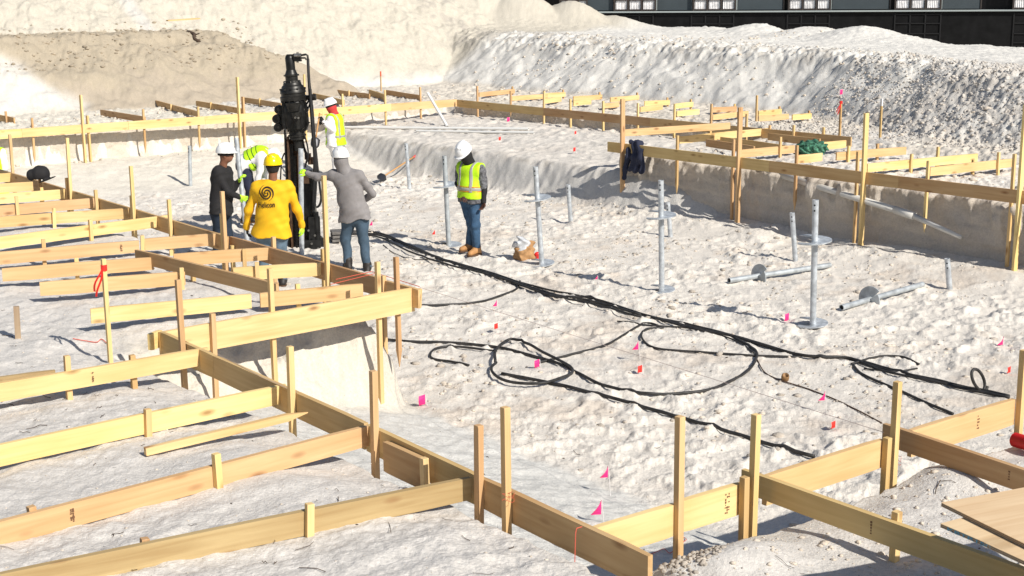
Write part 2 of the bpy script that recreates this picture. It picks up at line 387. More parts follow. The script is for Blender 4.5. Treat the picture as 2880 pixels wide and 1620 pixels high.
C = lerp(C, (.60, .55, .47), sst(-10.6, -11.0, ab_[1]) * sst(-12.4, -11.8, ab_[1]) * sst(4.4, 4.7, ab_[0]) * sst(7.6, 7.0, ab_[0]) * sst(1.03, .9, V[:, 2]))
C = C * (1 + .10 * n2 + .10 * n3)[:, None]
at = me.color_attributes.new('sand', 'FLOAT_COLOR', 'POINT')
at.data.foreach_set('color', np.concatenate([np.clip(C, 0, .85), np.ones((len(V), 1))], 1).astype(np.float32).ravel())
gm = bpy.data.materials.new('sand'); gm.use_nodes = True; N = gm.node_tree.nodes; L = gm.node_tree.links
bs = N['Principled BSDF']; bs.inputs['Roughness'].default_value = .95; bs.inputs['Specular IOR Level'].default_value = .1
ca = N.new('ShaderNodeVertexColor'); ca.layer_name = 'sand'; tc = N.new('ShaderNodeTexCoord')
na = N.new('ShaderNodeTexNoise'); na.inputs['Scale'].default_value = 38; na.inputs['Detail'].default_value = 6; na.inputs['Roughness'].default_value = .7
L.new(tc.outputs['Object'], na.inputs['Vector'])
mr = N.new('ShaderNodeMapRange'); mr.inputs[1].default_value = .3; mr.inputs[2].default_value = .7; mr.inputs[3].default_value = .86; mr.inputs[4].default_value = 1.13
L.new(na.outputs['Fac'], mr.inputs[0])
mu = N.new('ShaderNodeVectorMath'); mu.operation = 'SCALE'; L.new(ca.outputs['Color'], mu.inputs[0]); L.new(mr.outputs[0], mu.inputs['Scale'])
L.new(mu.outputs[0], bs.inputs['Base Color'])
nsp = N.new('ShaderNodeTexNoise'); nsp.inputs['Scale'].default_value = 30; nsp.inputs['Detail'].default_value = 3; nsp.inputs['Roughness'].default_value = .75
L.new(tc.outputs['Object'], nsp.inputs['Vector'])
msp = N.new('ShaderNodeMapRange'); msp.inputs[1].default_value = .66; msp.inputs[2].default_value = .74; msp.inputs[3].default_value = 1.0; msp.inputs[4].default_value = .5
L.new(nsp.outputs['Fac'], msp.inputs[0])
mu2 = N.new('ShaderNodeVectorMath'); mu2.operation = 'SCALE'; L.new(mu.outputs[0], mu2.inputs[0]); L.new(msp.outputs[0], mu2.inputs['Scale']); L.new(mu2.outputs[0], bs.inputs['Base Color'])
bp = N.new('ShaderNodeBump'); bp.inputs['Strength'].default_value = .6; bp.inputs['Distance'].default_value = .022
nb = N.new('ShaderNodeTexNoise'); nb.inputs['Scale'].default_value = 48; nb.inputs['Detail'].default_value = 7; nb.inputs['Roughness'].default_value = .62
L.new(tc.outputs['Object'], nb.inputs['Vector']); L.new(nb.outputs['Fac'], bp.inputs['Height']); L.new(bp.outputs[0], bs.inputs['Normal'])
me.materials.append(gm)
ground = bpy.data.objects.new('ground', me); col.objects.link(ground); tag(ground, 'white sand ground of the dug building site with its banks and berm', kind='structure')

# faces of the two cut banks, with the relief a height sheet cannot hold
def cut_face(name, label, s0, s1, fixed, axis, sgn, relief, colr, ztop_off=.34, n=.02):
    ss = np.arange(s0, s1, n); tz = np.linspace(0, 1, 44); S, T = np.meshgrid(ss, tz, indexing='ij')
    line = fixed(S)
    def place(s, c): return (eA[0] * c + eB[0] * s, eA[1] * c + eB[1] * s) if axis == 'a' else (eA[0] * s + eB[0] * c, eA[1] * s + eB[1] * c)
    xt, yt = place(S, line - sgn * ztop_off); xb, yb_ = place(S, line + sgn * .16); zt = gzv(xt, yt) + .004; zb = gzv(xb, yb_) - .10
    z = zb + (zt - zb) * np.clip(T / .9, 0, 1); out = relief(S, z, T)
    lip = sst(.86, 1.0, T); foot = sst(.2, .0, T)
    c = line + sgn * (out * (1 - lip) + .05 * foot - ztop_off * lip ** 1.5); z = z + .012 * lip * (1 - lip) * 4 - .02 * sst(.97, 1, T)
    x, y = place(S, c); v = np.stack([x.ravel(), y.ravel(), z.ravel()], 1); m, k = S.shape; id_ = np.arange(m * k).reshape(m, k)
    f = np.stack([id_[:-1, :-1], id_[1:, :-1], id_[1:, 1:], id_[:-1, 1:]], -1).reshape(-1, 4)
    me_ = bpy.data.meshes.new(name); me_.from_pydata(v.tolist(), [], f.tolist()); me_.polygons.foreach_set('use_smooth', [True] * len(me_.polygons))
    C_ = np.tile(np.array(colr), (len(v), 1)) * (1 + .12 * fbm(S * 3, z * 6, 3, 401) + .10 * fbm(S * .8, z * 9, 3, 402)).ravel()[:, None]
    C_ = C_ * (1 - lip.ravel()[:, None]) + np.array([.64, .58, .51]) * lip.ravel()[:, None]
    a_ = me_.color_attributes.new('sand', 'FLOAT_COLOR', 'POINT'); a_.data.foreach_set('color', np.concatenate([np.clip(C_, 0, .85), np.ones((len(v), 1))], 1).astype(np.float32).ravel())
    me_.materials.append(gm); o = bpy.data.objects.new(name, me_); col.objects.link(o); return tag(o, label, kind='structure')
def rel_right(S, z, T):
    drip = np.clip(fbm(S * 3.2, z * .7, 3, 411) + .25 * (z - .62), 0, 1) * sst(.25, .8, z) * .30
    return .05 + .07 * fbm(S * 1.1, z * 2.2, 4, 412) + .03 * ridge(S * 4, z * 3, 3, 413) * .6 + drip + .025 * perlin(S * .7, z * 7, 414) + .012 * fbm(S * 16, z * 14, 2, 415)
def rel_left(S, z, T):
    return .03 + .035 * fbm(S * 8.5, z * .9, 3, 421) * sst(.35, .6, z) + .05 * fbm(S * 1.2, z * 2, 3, 422) + .07 * sst(.62, .38, z) * (.5 + fbm(S * 2, z * 3, 3, 423)) + .01 * fbm(S * 14, z * 14, 2, 424)
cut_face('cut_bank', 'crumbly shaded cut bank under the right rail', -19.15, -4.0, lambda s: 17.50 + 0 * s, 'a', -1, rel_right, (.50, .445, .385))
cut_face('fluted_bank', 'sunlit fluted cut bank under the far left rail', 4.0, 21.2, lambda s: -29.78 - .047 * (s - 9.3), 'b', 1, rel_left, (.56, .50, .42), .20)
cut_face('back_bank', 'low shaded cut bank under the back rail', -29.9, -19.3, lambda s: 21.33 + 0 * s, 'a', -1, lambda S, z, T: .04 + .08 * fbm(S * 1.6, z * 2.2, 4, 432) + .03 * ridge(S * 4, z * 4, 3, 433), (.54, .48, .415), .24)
# ------------------------------------------------------------------ building behind the berm
blk = mat('black_facade', (.006, .006, .007), .3, spec=.2); gpan = mat('grey_panel', (.045, .058, .066), .6, noise=.1, nscale=2)
lt = mat('pale_trim', (.34, .38, .38), .5); frm = mat('dark_window_frame', (.045, .035, .03), .5)
cur = mat('white_curtain', (.74, .72, .72), .9, noise=.25, nscale=9); scr = mat('black_screen', (.006, .006, .0065), .6, noise=.5, nscale=3, spec=.15)
curd = mat('screened_curtain', (.035, .035, .037), .8)
p0 = np.array([P(1500, 30, 3.0)[0:2], P(2880, 26, 3.0)[0:2]])
q0 = Vector((1.0, 61.0, 0)); q1 = Vector((20.5, 56.0, 0)); dirF = (q1 - q0).normalized(); rzF = math.atan2(dirF.y, dirF.x)
bld = empty('building', (q0.x, q0.y, 0), rzF, label='dark apartment building with white curtained windows above a black screen, behind the sand berm', cat='building')
def fx(px, z):      # along-facade coordinate seen at picture column px
    lo, hi = -12.0, 60.0
    for _ in range(40):
        m = (lo + hi) / 2; q = q0 + dirF * m
        if J((q.x, q.y, z))[0] < px: lo = m
        else: hi = m
    return lo
mb = MB(); mb.box((18, 2.1, 5.0), (76, 3.0, 12)); mb.build('wall', blk, bld)
MB().box((18, -.02, 1.35), (76, 1.04, 3.2)).build('privacy_screen', scr, bld)
MB().box((18, -.07, 2.985), (76, 1.2, .05)).build('slab_edge', lt, bld)
wins = [(1575, 1650), (1728, 1843), (1950, 2068), (2218, 2335), (2518, 2646), (2850, 2990)]
pans = [(1648, 1722), (1848, 1946), (2074, 2200), (2340, 2500), (2652, 2756), (2990, 3100)]
for (u0, u1) in wins:
    a0, a1 = fx(u0, 3.1), fx(u1, 3.1); W = a1 - a0; cx = (a0 + a1) / 2
    f = MB()
    zs = [3.06, 3.48, 3.93, 4.4]
    for z in zs: f.box((cx, .03, z), (W, .06, .05))
    for k in range(4): f.box((a0 + W * k / 3, .028, 3.75), (.06, .066, 1.5))
    wf = f.build('window', frm, bld)
    for k in range(3):
        for j in range(3):
            n = 7; v = []; fc = []
            x0 = a0 + W * k / 3 + .05; x1 = a0 + W * (k + 1) / 3 - .05; zz0, zz1 = zs[j] + .03, (zs[j + 1] if j < 2 else 4.38) - .03
            for i in range(n * 3 + 1):
                xx = x0 + (x1 - x0) * i / (n * 3); yy = .06 + .012 * math.sin(i * 2.1 + k)
                v += [(xx, yy, zz0), (xx, yy, zz1)]
            for i in range(n * 3): fc.append((2 * i, 2 * i + 2, 2 * i + 3, 2 * i + 1))
            mobj('curtain', v, fc, cur, wf)
    g = MB()
    for z in (1.75, 2.1, 2.5, 2.85): g.box((cx, -.565, z), (W, .03, .04))
    for k in range(4): g.box((a0 + W * k / 3, -.563, 2.2), (.05, .034, 1.4))
    lw = g.build('window', mat('screened_frame', (.016, .016, .017), .6, spec=.2), bld); lw['label'] = 'window dimly seen through the black screen'
for (u0, u1) in pans:
    a0, a1 = fx(u0, 3.1), fx(u1, 3.1)
    MB().box(((a0 + a1) / 2, .25, 4.1), (a1 - a0, .2, 2.1)).build('panel', gpan, bld)
    MB().box((a0 - .05, .17, 4.1), (.06, .1, 2.1)).build('trim', lt, bld)
    MB().box((a1 + .05, .17, 4.1), (.05, .1, 2.1)).build('trim', frm, bld)
# ------------------------------------------------------------------ timber forms
ZB = 1.22
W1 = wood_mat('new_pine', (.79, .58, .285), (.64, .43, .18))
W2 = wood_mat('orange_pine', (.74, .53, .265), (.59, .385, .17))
W3 = wood_mat('brown_and_shaded_pine', (.62, .43, .21), (.48, .30, .13))  # brown stakes, and boards in shade whose darkening is put into the colour
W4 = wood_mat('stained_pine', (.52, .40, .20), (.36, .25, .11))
W5 = wood_mat('grey_pine', (.44, .33, .22), (.30, .21, .14), rnd=.05)
inkm = mat('dark_ink', (.16, .08, .04), .9)
BT, BH = .038, .186
def beam(name, A, B, T, H, m, parent, bow=0.0, tip=0.0, nseg=8):
    """a board from A to B (top centre line), T thick, H deep, built in its own frame with x along it"""
    A = Vector(A); B = Vector(B); ctr = (A + B) / 2; d = (B - A); Ln = d.length; d.normalize()
    up_ = Vector((0, 0, 1)); side = up_.cross(d).normalized(); up_ = d.cross(side)
    Mx = Matrix(((d.x, side.x, up_.x), (d.y, side.y, up_.y), (d.z, side.z, up_.z)))
    v = []; f = []
    for i in range(nseg + 1):
        t = i / nseg; x = (t - .5) * Ln; by = bow * math.sin(math.pi * t); bz = .35 * bow * math.sin(2.2 * math.pi * t + 1)
        e = .0 if 0 < i < nseg else .003
        for (sy, sz) in ((-1, 0), (1, 0), (1, -1), (-1, -1)):
            v.append((x, sy * (T / 2 - e) + by, sz * H + bz - (e if sz == 0 else -e)))
    for i in range(nseg):
        for k in range(4): f.append((i * 4 + k, i * 4 + (k + 1) % 4, i * 4 + 4 + (k + 1) % 4, i * 4 + 4 + k))
    f.append((3, 2, 1, 0)); n = nseg * 4; f.append((n, n + 1, n + 2, n + 3))
    o = mobj(name, v, f, m, None)
    o.matrix_world = Matrix.Translation(ctr) @ Mx.to_4x4()
    if parent is not None:
        o.parent = parent; o.matrix_parent_inverse = Matrix.Translation(parent.location).inverted()
    return o
def stake_mesh(name, L, w1, w2, m, point):
    """upright stake, x along it (top at +L/2)"""
    h = L / 2; a, b = w1 / 2, w2 / 2; c = .003
    prof = [(h, 1 - .06), (h - c, 1.0)] + ([(-h + .16, 1.0), (-h, .12)] if point else [(-h, 1.0)])
    v = []; f = []
    for x, s in prof:
        for sy, sz in ((-1, -1), (1, -1), (1, 1), (-1, 1)): v.append((x, sy * a * s, sz * b * (s if not point or x > -h else 1.0 * s)))
    n = len(prof)
    for i in range(n - 1):
        for k in range(4): f.append((i * 4 + k, i * 4 + (k + 1) % 4, i * 4 + 4 + (k + 1) % 4, i * 4 + 4 + k))
    f.append((3, 2, 1, 0)); f.append(tuple((n - 1) * 4 + k for k in range(4)))
    return mobj(name, v, f, m, None)
def stake(name, x, y, ztop, zbot, yaw, parent=None, w1=.041, w2=.041, m=None, point=False, lean=(0, 0)):
    L = ztop - zbot
    o = stake_mesh(name, L, w1, w2, m or W2, point)
    top = Vector((x + lean[0], y + lean[1], ztop)); bot = Vector((x, y, zbot))
    d = (top - bot).normalized(); s = Vector((-math.sin(yaw), math.cos(yaw), 0)); s = (s - d * s.dot(d)).normalized(); w = d.cross(s)
    Mx = Matrix(((d.x, s.x, w.x), (d.y, s.y, w.y), (d.z, s.z, w.z)))
    o.matrix_world = Matrix.Translation((top + bot) / 2) @ Mx.to_4x4()
    if parent is not None: o.parent = parent; o.matrix_parent_inverse = Matrix.Translation(parent.location).inverted()
    return o
def on_line(A, B, px):
    """point of the line A-B (plan) seen at picture column px"""
    A = np.array(A); B = np.array(B); lo, hi = -1.5, 2.5
    f = lambda t: J(A + (B - A) * t)[0] - px
    s = 1 if f(1) > f(0) else -1
    # keep the bracket in front of the camera
    for _ in range(60):
        m = (lo + hi) / 2; q = A + (B - A) * m
        if q[1] < 1 or f(m) * s > 0:
            if q[1] < 1 and (B - A)[1] > 0: lo = m
            else: hi = m
        else: lo = m
    return A + (B - A) * lo
GRP = {'fl': 'forms on the left slab', 'far': 'cross boards behind the far rails', 'rs': 'forms on the right slab', 'nr': 'forms on the near right slab', 'pit': 'forms round the pit'}
NB = 0
def form(p0, p1, label, stakes=(), m=None, z=ZB, z1=None, H=None, T=BT, grp='fl', joints=(), bow=None, name='timber_form', ink=()):
    """board(s) from picture point p0 to p1 at level z, with the stakes nailed to them: (px, ytop, ybot, side, kind)"""
    global NB
    if H is None: H = .14 if grp in ('fl', 'far', 'rs') or 'running out' in label else BH
    NB += 1
    rnd = random.Random(NB * 13)
    A = P(p0[0], p0[1], z); B = P(p1[0], p1[1], z if z1 is None else z1)
    t = empty(name, ((A[0] + B[0]) / 2, (A[1] + B[1]) / 2, z - H), label=label, cat='timber form', group=GRP[grp])
    m = m or W1
    if bow is None: bow = rnd.uniform(-.012, .012)
    cuts = [A] + [on_line(A, B, j) for j in joints] + [B]
    for c0, c1 in zip(cuts[:-1], cuts[1:]):
        dd = (c1 - c0) / np.linalg.norm(c1 - c0) * .002
        beam('board', c0 + dd, c1 - dd, T, H, m, t, bow)
    d = (B - A)[:2]; d /= np.linalg.norm(d); nrm = np.array([d[1], -d[0]])
    mid = (A + B)[:2] / 2
    if nrm @ mid > 0: nrm = -nrm          # towards the camera
    yaw = math.atan2(d[1], d[0])
    for s_ in stakes:
        px, yt, yb, side = s_[:4]; kind = s_[4] if len(s_) > 4 else 's'
        wt = {'s': (.041, .041), 'p': (.041, .041), 'b': (.041, .041), 'w': (.038, .09), 't': (.03, .03), 'f': (.041, .041)}[kind]
        off = (T / 2 + wt[0] / 2 + .0015) * (1 if side > 0 else -1) + (.03 * 0)
        q = on_line(A, B, px)[:2] + nrm * off
        q = on_line(np.array([*(A[:2] + nrm * off), z]), np.array([*(B[:2] + nrm * off), z if z1 is None else z1]), px)[:2]
        ztop = zat(q[0], q[1], yt)
        zbot = gz(q[0], q[1]) - .12 if yb is None else zat(q[0], q[1], yb)
        if kind not in ('p', 'f') and yb is not None: zbot = min(zbot, gz(q[0], q[1]) + .02) - .10
        zbot = min(zbot, ztop - .1)
        mm = {'s': rnd.choice([W1, W2, W2]), 'p': rnd.choice([W2, W3]), 'b': W3, 'w': rnd.choice([W1, W2]), 't': W3, 'f': W2}[kind]
        stake('stake' if kind != 'w' else 'post', q[0], q[1], ztop, zbot, yaw, t, wt[1], wt[0], mm, kind == 'p',
              (rnd.uniform(-.012, .012), rnd.uniform(-.01, .01)))
    for (px, n, rows_) in ink:            # small rows of ink printed on the face
        q = on_line(A, B, px); mb = MB()
        for r in range(rows_):
            for k in range(n):
                c = np.array([*(q[:2] + nrm * (T / 2 + .0015) + d * (.013 * r)), z - .03 - (H - .06) * (k + .5) / n])
                w = rnd.uniform(.003, .008)
                if rnd.random() < .8:
                    e1 = np.array([*d, 0]) * w; e2 = np.array([0, 0, rnd.uniform(.003, .007)])
                    mb.add([c - e1 - e2, c + e1 - e2, c + e1 + e2, c - e1 + e2], [(0, 1, 2, 3)])
        o = mb.build('printed_mark', inkm, None); o.parent = t; o.matrix_parent_inverse = Matrix.Translation(t.location).inverted()
    return t

# --- long rails round the dig
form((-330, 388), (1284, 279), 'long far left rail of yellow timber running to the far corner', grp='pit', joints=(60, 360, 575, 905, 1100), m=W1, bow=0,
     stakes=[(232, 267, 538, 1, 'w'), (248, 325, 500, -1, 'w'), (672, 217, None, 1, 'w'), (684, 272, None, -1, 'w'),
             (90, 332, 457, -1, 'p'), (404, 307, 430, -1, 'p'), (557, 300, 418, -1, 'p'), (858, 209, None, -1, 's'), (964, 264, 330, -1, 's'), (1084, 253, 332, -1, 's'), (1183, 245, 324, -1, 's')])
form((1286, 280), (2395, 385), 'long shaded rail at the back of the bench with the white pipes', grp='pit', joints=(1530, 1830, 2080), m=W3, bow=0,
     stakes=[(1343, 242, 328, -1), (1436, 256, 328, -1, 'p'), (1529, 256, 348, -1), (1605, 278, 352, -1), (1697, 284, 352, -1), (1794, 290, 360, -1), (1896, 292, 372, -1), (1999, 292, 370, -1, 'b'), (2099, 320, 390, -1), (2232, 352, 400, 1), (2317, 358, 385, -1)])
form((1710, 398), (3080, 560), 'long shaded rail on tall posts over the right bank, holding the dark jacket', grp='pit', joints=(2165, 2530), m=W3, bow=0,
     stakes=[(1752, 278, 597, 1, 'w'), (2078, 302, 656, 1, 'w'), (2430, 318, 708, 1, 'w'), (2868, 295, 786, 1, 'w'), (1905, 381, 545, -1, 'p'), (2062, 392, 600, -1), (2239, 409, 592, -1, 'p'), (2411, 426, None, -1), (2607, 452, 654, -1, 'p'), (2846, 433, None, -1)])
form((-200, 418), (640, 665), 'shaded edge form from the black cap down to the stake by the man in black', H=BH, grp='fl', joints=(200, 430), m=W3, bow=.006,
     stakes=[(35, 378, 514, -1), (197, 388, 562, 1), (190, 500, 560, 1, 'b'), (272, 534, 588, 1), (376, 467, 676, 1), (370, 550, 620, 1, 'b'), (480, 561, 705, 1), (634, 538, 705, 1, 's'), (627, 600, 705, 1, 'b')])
form((648, 664), (1078, 784), 'shaded edge form in front of the man in yellow and the drill rig', H=BH, grp='fl', m=W3, bow=0,
     stakes=[(652, 690, 1012, 1, 'p'), (768, 666, 742, -1), (921, 494, 802, 1), (912, 700, 800, -1, 'b'), (1077, 775, 812, 1)])
form((1085, 788), (1180, 814), 'short corner piece closing the outer corner of the forms', H=BH, grp='fl', m=W2, bow=0, stakes=[(1176, 812, 862, -1, 'f')])
form((447, 934), (1163, 808), 'bright cracked double board spanning the notch above the white ramp', grp='fl', m=W1, H=.235, bow=.004,
     stakes=[(765, 755, 1046, -1), (1064, 736, 1046, -1), (1118, 723, 1032, -1, 'p'), (596, 882, 1072, 1)])
form((418, 940), (452, 927), 'stub of board at the inner end of the cracked double board', grp='fl', m=W1, bow=0)
form((452, 932), (1030, 1190), 'upper part of the long diagonal edge form beside the white ramp', H=BH, grp='fl', m=W3, bow=.008, joints=(604,),
     stakes=[(513, 787, 984, 1, 'b'), (818, 975, 1167, 1), (1052, 1042, 1312, 1)])
form((1034, 1192), (1830, 1562), 'lower part of the long diagonal edge form ending in a cut end at the bottom', H=BH, grp='fl', m=W3, bow=.004, joints=(1357,),
     stakes=[(1345, 1196, 1450, 1), (1425, 1145, 1515, 1)])
form((1082, 1240), (1196, 1291), 'short splice board nailed inside the diagonal edge form', grp='fl', m=W3, z=1.19, H=.2, bow=0, stakes=[(1196, 1287, 1364, 1, 's')])
# --- cross boards of the left slab
form((-300, 506), (32, 486), 'rearmost cross board at the left picture edge', grp='fl')
form((-300, 537), (92, 510), 'cross board ending under the black cap', grp='fl', stakes=[(40, 531, 545, -1, 'b')])
form((-300, 568), (187, 531), 'cross board just below the black cap, with a small stake', grp='fl', stakes=[(118, 527, 548, -1)])
form((-300, 603), (266, 556), 'orange cross board with a small stake in front near its left', grp='fl', m=W2, stakes=[(48, 552, 580, 1)])
form((-300, 630), (364, 584), 'cross board running to the tall stake above the sand patch', grp='fl', m=W2, stakes=[(150, 585, 613, 1)])
form((-300, 705), (476, 603), 'pale yellow cross board crossing behind the open sand triangle', grp='fl', stakes=[(254, 618, 642, 1)])
form((-300, 734), (390, 675), 'orange cross board with heavy shadow under its left half', grp='fl', m=W2, stakes=[(121, 673, 696, -1)], ink=[(337, 6, 2)])
form((405, 671), (620, 655), 'short orange cross board reaching the stake by the man in black', grp='fl', m=W2, stakes=[(398, 663, 697, 1), (480, 703, 720, 1, 's')])
form((4, 754), (431, 722), 'loose-ended orange cross board left of the red ribbon stake', grp='fl', m=W2, stakes=[(214, 725, 740, -1)])
form((487, 713), (755, 695), 'cross board passing behind the brown stake below the man in yellow', grp='fl', stakes=[(685, 700, 735, 1, 'b')])
form((110, 793), (520, 763), 'cross board with a free end behind the red ribbon stake', grp='fl', stakes=[(510, 753, 790, 1)])
form((655, 752), (902, 738), 'cross board carrying a sand heap below the drill rig', grp='fl', stakes=[(723, 737, 769, 1)])
form((253, 868), (706, 826), 'cross board with a small sand heap before its free left end', grp='fl')
form((730, 824), (1020, 797), 'cross board lying right behind the cracked double board', grp='fl', stakes=[(839, 799, 815, -1)])
form((382, 701), (780, 797), 'long shaded board laid askew over the cross boards', grp='fl', m=W3, bow=0, z=1.26,
     stakes=[(390, 735, 755, -1, 'b'), (540, 740, 792, -1, 'b'), (778, 794, 827, -1, 's')])
form((-300, 1128), (584, 977), 'knotty cross board below the red ribbon stake', grp='fl', m=W2, stakes=[(189, 1000, 1042, -1), (373, 998, 1012, -1, 'b')], ink=[(257, 5, 1)])
form((-300, 1098), (155, 1040), 'half buried grey board end behind the knotty cross board', grp='fl', m=W4, z=1.16)
form((-300, 1312), (803, 1078), 'cross board with printed marks and one short stake in front', grp='fl', stakes=[(412, 1151, 1192, 1, 's')], ink=[(160, 7, 5), (665, 5, 7)])
form((-300, 1543), (1062, 1188), 'cross board running from the lower left corner to the splice board', grp='fl', m=W2, stakes=[(613, 1275, 1341, 1, 's'), (95, 1422, 1440, -1, 'b')], ink=[(193, 7, 2)])
form((-60, 1622), (1323, 1339), 'nearest cross board, stained, half buried in sand, at the bottom left', grp='fl', m=W4, stakes=[(866, 1418, 1458, 1, 's'), (400, 1515, 1534, -1, 'b')])
# loose stake lying on the sand
q0_ = P(408, 1270, 1.12); q1_ = P(866, 1160, 1.17)
ls = stake_mesh('pointed_stake', float(np.linalg.norm(q1_ - q0_)), .042, .05, W1, True)
d_ = Vector(q0_ - q1_).normalized(); s_ = Vector((0, 0, 1)).cross(d_).normalized(); w_ = d_.cross(s_)
ls.matrix_world = Matrix.Translation(Vector((q0_ + q1_) / 2)) @ Matrix(((d_.x, s_.x, w_.x), (d_.y, s_.y, w_.y), (d_.z, s_.z, w_.z))).to_4x4()
tag(ls, 'long yellow stake with a pointed end lying loose on the sand between two cross boards', 'stake')
# --- near right slab
form((1657, 1486), (1896, 1415), 'short board joining the end of the diagonal edge form, behind the rocks', grp='nr', m=W1, bow=0)
form((1914, 1407), (2088, 1355), 'board with ink marks between two tall stakes', grp='nr', m=W1, bow=0, stakes=[(1910, 1170, 1485, 1)], ink=[(2035, 8, 3)])
form((2150, 1337), (2482, 1233), 'board with slanting dark stains between the two shaded crossing boards', grp='nr', m=W1, bow=0, stakes=[(2117, 1165, 1445, 1), (2095, 1340, 1440, 1, 'b')])
form((2560, 1208), (2852, 1120), 'bright board with ink marks at the right picture edge', grp='nr', m=W1, bow=0, stakes=[(2514, 1074, 1316, 1), (2490, 1230, 1310, 1, 'b'), (2870, 985, 1192, 1)], ink=[(2745, 6, 2)])
form((2090, 1317), (2960, 1625), 'nearer shaded board running out through the lower right corner', grp='nr', m=W3, bow=0, stakes=[(2520, 1437, 1482, -1, 's')], ink=[(2458, 5, 1)])
form((2487, 1189), (2990, 1355), 'farther shaded board running out at the right picture edge', grp='nr', m=W3, bow=0, ink=[(2846, 5, 1)])
# --- cross boards behind the far left rail, their shade painted in as brown
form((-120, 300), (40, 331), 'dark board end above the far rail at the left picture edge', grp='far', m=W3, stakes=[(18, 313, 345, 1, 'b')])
form((283, 308), (408, 328), 'shaded brown board above the far rail, left of the one with the free raised end', grp='far', m=W3)
form((432, 281), (556, 313), 'shaded brown board above the far rail with a free raised left end', grp='far', m=W3, stakes=[(480, 293, 312, 1)])
form((552, 283), (688, 306), 'shaded brown board above the far rail touching the tall post', grp='far', m=W3, stakes=[(592, 287, 303, 1)])
form((686, 273), (792, 290), 'shaded brown board above the far rail running behind the drill head', grp='far', m=W3, stakes=[(730, 276, 290, 1)])
form((881, 261), (968, 281), 'shaded brown board above the far rail behind the white helmeted digger', grp='far', m=W3)
form((935, 251), (1040, 264), 'shaded brown board below the orange topped marker stake', grp='far', m=W3, stakes=[(981, 254, 266, 1)])
form((1038, 251), (1084, 266), 'wide stub of shaded brown board right of the marker stake', grp='far', m=W3, H=.24)
form((1086, 253), (1183, 268), 'shaded brown board nearest the far corner of the dig', grp='far', m=W3)
# --- boards behind the far right rail
for k, (u, v, w_, h_, txt) in enumerate([
    (1347, 260, 1447, 250, 'first yellow board right of the far corner'), (1439, 270, 1540, 264, 'second yellow board right of the far corner'),
    (1531, 262, 1590, 259, 'upper short board of the pair right of the dark clump'), (1531, 278, 1578, 272, 'lower short board of the pair right of the dark clump'),
    (1612, 271, 1693, 266, 'upper board of the pair left of the empty rail post'), (1612, 284, 1662, 279, 'lower board of the pair left of the empty rail post'),
    (1716, 274, 1797, 267, 'long upper board over the sand beside the jacket post'), (1696, 291, 1741, 287, 'short board left of the jacket post'),
    (1812, 284, 1884, 281, 'upper pale board between the jacket post and the heap'), (1800, 301, 1863, 294, 'lower board disappearing into the lumpy heap'),
    (1900, 291, 1949, 286, 'upper stub of board past the lumpy heap'), (1903, 312, 1966, 306, 'lower board past the lumpy heap'),
    (2004, 302, 2072, 299, 'upper bright board left of the middle tall post'), (2004, 322, 2104, 311, 'lower bright board running behind the middle tall post'),
    (2133, 312, 2198, 306, 'upper bright board right of the dark pole'), (2133, 326, 2218, 320, 'lower orange board right of the dark pole'), (2228, 322, 2282, 318, 'last small board before the conical heap')]):
    form((u, v), (w_, h_), txt + ', beyond the far right rail', grp='far', m=W1 if k % 3 else W2, stakes=[(w_ - 6, h_ - 7, None, -1, 'b')] if k % 2 == 0 else (), H=.125)
# --- boards on the right slab
form((1752, 364), (2053, 344), 'bright yellow board set high between the jacket post and the middle post', grp='rs', m=W1, z=1.45, H=.13, bow=0)
form((1910, 383), (2163, 359), 'orange board under the bright high board', grp='rs', m=W2, stakes=[(1997, 368, 392, -1), (2166, 352, 375, 1, 's')])
form((1987, 391), (2122, 411), 'shaded board lying below the orange board, left of the middle post', grp='rs', m=W3)
form((2080, 421), (2234, 408), 'dull orange board right of the middle post', grp='rs', m=W2, stakes=[(2195, 385, 420, 1, 's')])
form((2161, 374), (2307, 390), 'shaded board running toward the ribbon stake', grp='rs', m=W3)
form((2027, 384), (2210, 408), 'board standing in for a dark shadow behind the middle post', grp='rs', m=W3, z=1.15)  # dark board put in where a shadow runs
form((2303, 401), (2379, 394), 'short reddish board at the foot of the ribbon stake', grp='rs', m=W2)
form((2240, 437), (2312, 430), 'short yellow board below the green net bundle', grp='rs', m=W1)
form((2352, 428), (2548, 412), 'yellow board ending behind the third tall post', grp='rs', m=W1, stakes=[(2386, 410, 434, 1, 's'), (2468, 404, 418, -1, 'b')])
form((2439, 460), (2749, 431), 'long yellow board with two stakes right of the third tall post', grp='rs', m=W1, stakes=[(2563, 433, 453, 1, 's'), (2636, 413, 438, -1, 's')])
form((2615, 470), (2850, 445), 'orange yellow board closest to the right picture edge', grp='rs', m=W2, stakes=[(2809, 428, 472, 1, 's'), (2737, 449, 458, -1, 'b')])
